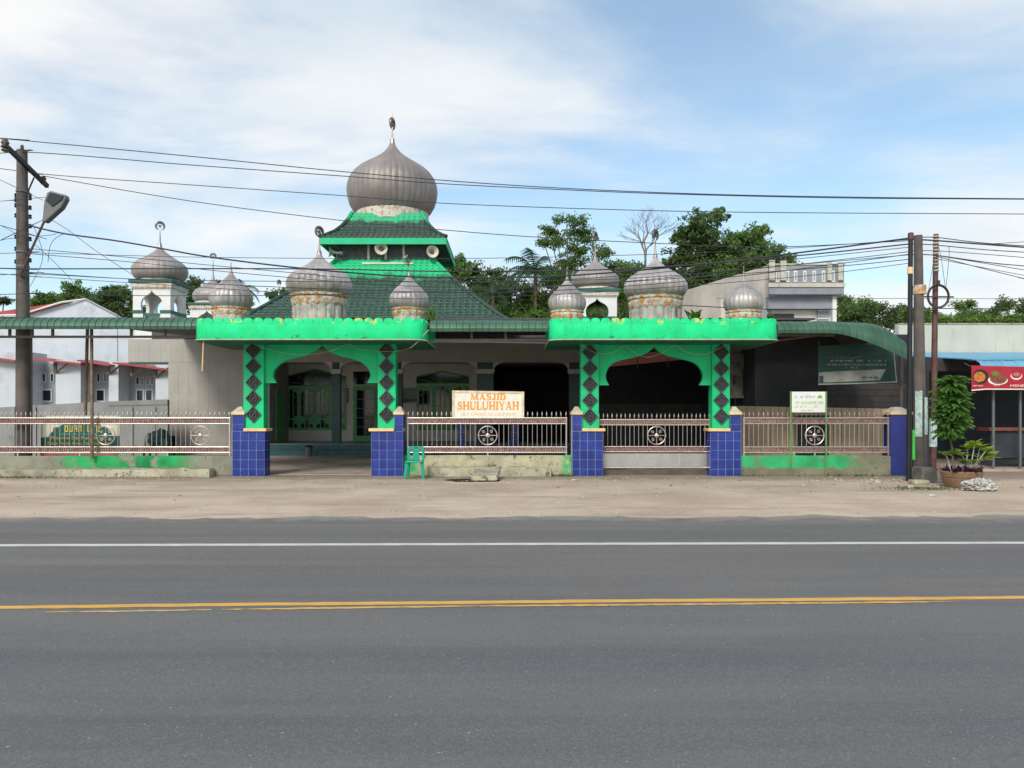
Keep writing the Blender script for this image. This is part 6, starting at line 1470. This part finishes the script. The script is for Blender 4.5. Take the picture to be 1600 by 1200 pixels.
for _ in range(150):
    a_ = rnd.uniform(0, 6.28); q = rnd.random()**.5*.40; leafy(mb, Vector((xpl+q*math.cos(a_), ypl+q*math.sin(a_), .335)), Vector((math.cos(a_)*.8+rnd.gauss(0, .4), math.sin(a_)*.8+rnd.gauss(0, .4), rnd.uniform(.4, 1.6))), rnd.uniform(.10, .20), .022)
tag(mb.build('purple_plant', m['purple'], None, base=True), 'low purple leaved plant filling the round planter', 'plant')
sm = root('sapling', (X(1489, ypl), ypl, .33), 'slender feathery green sapling growing from the round planter', 'tree')
stem = [Vector((X(1490, ypl), ypl, .32)), Vector((X(1488, ypl), ypl, .8)), Vector((X(1485, ypl), ypl, 1.2)), Vector((X(1488, ypl), ypl-.05, 1.8)), Vector((X(1486, ypl), ypl, 2.35))]
MB().tube(spline(stem, 4), .022, 6).build('trunk', m['bark'], sm, True)
mb = MB(); 
for _ in range(250):                        # drooping compound leaves
    zz_ = rnd.uniform(1.15, 2.42); a_ = rnd.uniform(0, 6.28); wdt = .56 if 1.3 < zz_ < 2.3 else .40
    p = Vector((X(1486, ypl), ypl, zz_)); d = Vector((math.cos(a_), math.sin(a_), rnd.uniform(-.35, .75))); L = wdt*rnd.uniform(.55, 1.0)*.85; pts = [p]
    for k in range(6): p = p + d.normalized()*L/6; d = d + Vector((0, 0, -.13)); pts.append(p)
    mb.tube(pts, .004, 3)
    for k in range(1, 7):
        t_ = (pts[k]-pts[k-1]).normalized(); sdv = t_.cross(Vector((0, 0, 1))).normalized()
        for s_ in (-1, 1):
            for jj in (0, .5): leafy(mb, pts[k]-t_*L/6*jj, sdv*s_ + t_*.6 + Vector((0, 0, rnd.uniform(-.5, 0))), rnd.uniform(.06, .10), .019)
mb.build('crown', m['leaf_sap'], sm)
mb = MB()
for _ in range(40):
    a_ = rnd.uniform(0, 6.28); leafy(mb, Vector((X(1486, ypl)+rnd.gauss(.0, .14), ypl+rnd.gauss(0, .12), rnd.uniform(2.30, 2.44))), Vector((math.cos(a_), math.sin(a_), rnd.uniform(0, .5))), rnd.uniform(.12, .2), .03)
mb.build('young_leaves', m['leaf_bright'], sm)
cr_ = root('croton_plant', (X(1522, ypl), ypl, .33), 'broad leaved yellow green plant with pale stems in the round planter', 'plant')
for i, (px, py) in enumerate(((1500, 708), (1512, 700), (1523, 694), (1532, 697), (1541, 703), (1548, 712), (1506, 722), (1478, 710), (1535, 716))):
    top = P(px, py, ypl + rnd.uniform(-.15, .15)); b0 = Vector((X(1508+rnd.uniform(-10, 16), ypl), ypl, .33)) if px > 1490 else Vector((X(1486, ypl), ypl, .33))
    MB().tube([b0, b0.lerp(top, .5)+Vector((0, 0, .03)), top], .011, 5).build('stem', m['cap'], cr_, True)
    mb = MB()
    for k in range(11):
        a_ = 2*math.pi*k/11 + rnd.uniform(-.3, .3); leafy(mb, top + Vector((0, 0, rnd.uniform(-.06, .02))), Vector((math.cos(a_), math.sin(a_), rnd.uniform(.1, .9))), rnd.uniform(.17, .27), .06)
    mb.build('leaf_cluster', m['leaf_croton'], cr_)
# weeds and litter along the walls, counted as ground cover
rnd = random.Random(5); mb = MB()
def blades(cx, cy, sx, sy, n_, h):
    for _ in range(n_):
        p = Vector((rnd.gauss(cx, sx), rnd.gauss(cy, sy), 0)); a_ = rnd.uniform(0, 6.28); L = h*rnd.uniform(.4, 1); s = Vector((-math.sin(a_), math.cos(a_), 0))*.008
        mb.add([p-s, p+s, p+Vector((math.cos(a_)*.6, math.sin(a_)*.6, 1))*L], [(0, 1, 2)])
blades(X(1452, 16.9), 16.95, .55, .22, 420, .07); blades(X(1330, 20.4), 20.45, .8, .10, 150, .12); blades(X(880, 20.5), 20.5, .18, .06, 120, .10); blades(X(20, 20), 19.9, .6, .12, 200, .10)
blades(X(430, 20.5), 20.4, .3, .05, 30, .06); blades(X(1170, 20.5), 20.5, .3, .06, 60, .08); blades(X(210, 20.1), 20.05, 1.5, .05, 120, .07)
o = mb.build('weeds', m['grass'], None); o['kind'] = 'stuff'
mb = MB()
def grit(x, y, s):
    a_ = rnd.uniform(0, 3.14); c_, q = math.cos(a_)*s, math.sin(a_)*s; h = s*rnd.uniform(.3, .8)
    mb.add([(x-c_, y-q, 0), (x+q*.7, y-c_*.7, 0), (x+c_, y+q, 0), (x-q*.7, y+c_*.7, 0), (x+rnd.uniform(-.2, .2)*s, y, h)], [(0, 1, 4), (1, 2, 4), (2, 3, 4), (3, 0, 4)])
for _ in range(3200): grit(rnd.uniform(-13, 13), rnd.triangular(12.6, 20.2, 19.9), abs(rnd.gauss(.012, .008))+.004)
for _ in range(1300): grit(rnd.uniform(-13, 13), rnd.gauss(12.75, .35), abs(rnd.gauss(.010, .006))+.004)
for _ in range(160): grit(rnd.gauss(X(1400, 19), 1.2), rnd.gauss(18.9, .4), abs(rnd.gauss(.03, .02))+.005)
o = mb.build('gravel', m['kerb'], None); o['kind'] = 'stuff'
mb = MB()
for _ in range(110):
    x, y = rnd.uniform(-12, 12), rnd.triangular(14, 20.1, 19.6)
    if rnd.random() < .4: x, y = rnd.gauss(X(1410, 18.5), .7), rnd.gauss(18.6, .5)
    s = rnd.uniform(.02, .055); a_ = rnd.uniform(0, 6.28); c_, q = math.cos(a_)*s, math.sin(a_)*s
    mb.add([(x-c_, y-q, .006), (x+q*.5, y-c_*.5, .02*rnd.random()+.006), (x+c_, y+q, .012), (x-q*.5, y+c_*.5, .006)], [(0, 1, 2, 3)])
o = mb.build('dry_leaves', m['oldpost'], None); o['kind'] = 'stuff'
for i, (px, py, lb) in enumerate(((1412, 748, 'white paper scrap by the foot of the low wall near the thin pole'), (1425, 762, 'white paper scrap beside the flat mossy stone'), (1458, 775, 'white paper scrap in front of the weeds by the planter'), (898, 751, 'small white paper scrap before the closed gateway pillar'))):
    Y = GY(py); x = X(px, Y); tag(MB().add([(x-.09, Y-.05, .008), (x+.07, Y-.07, .02), (x+.10, Y+.06, .012), (x-.05, Y+.07, .03)], [(0, 1, 2), (0, 2, 3)]).build('paper_scrap', m['white'], None), lb, 'litter')
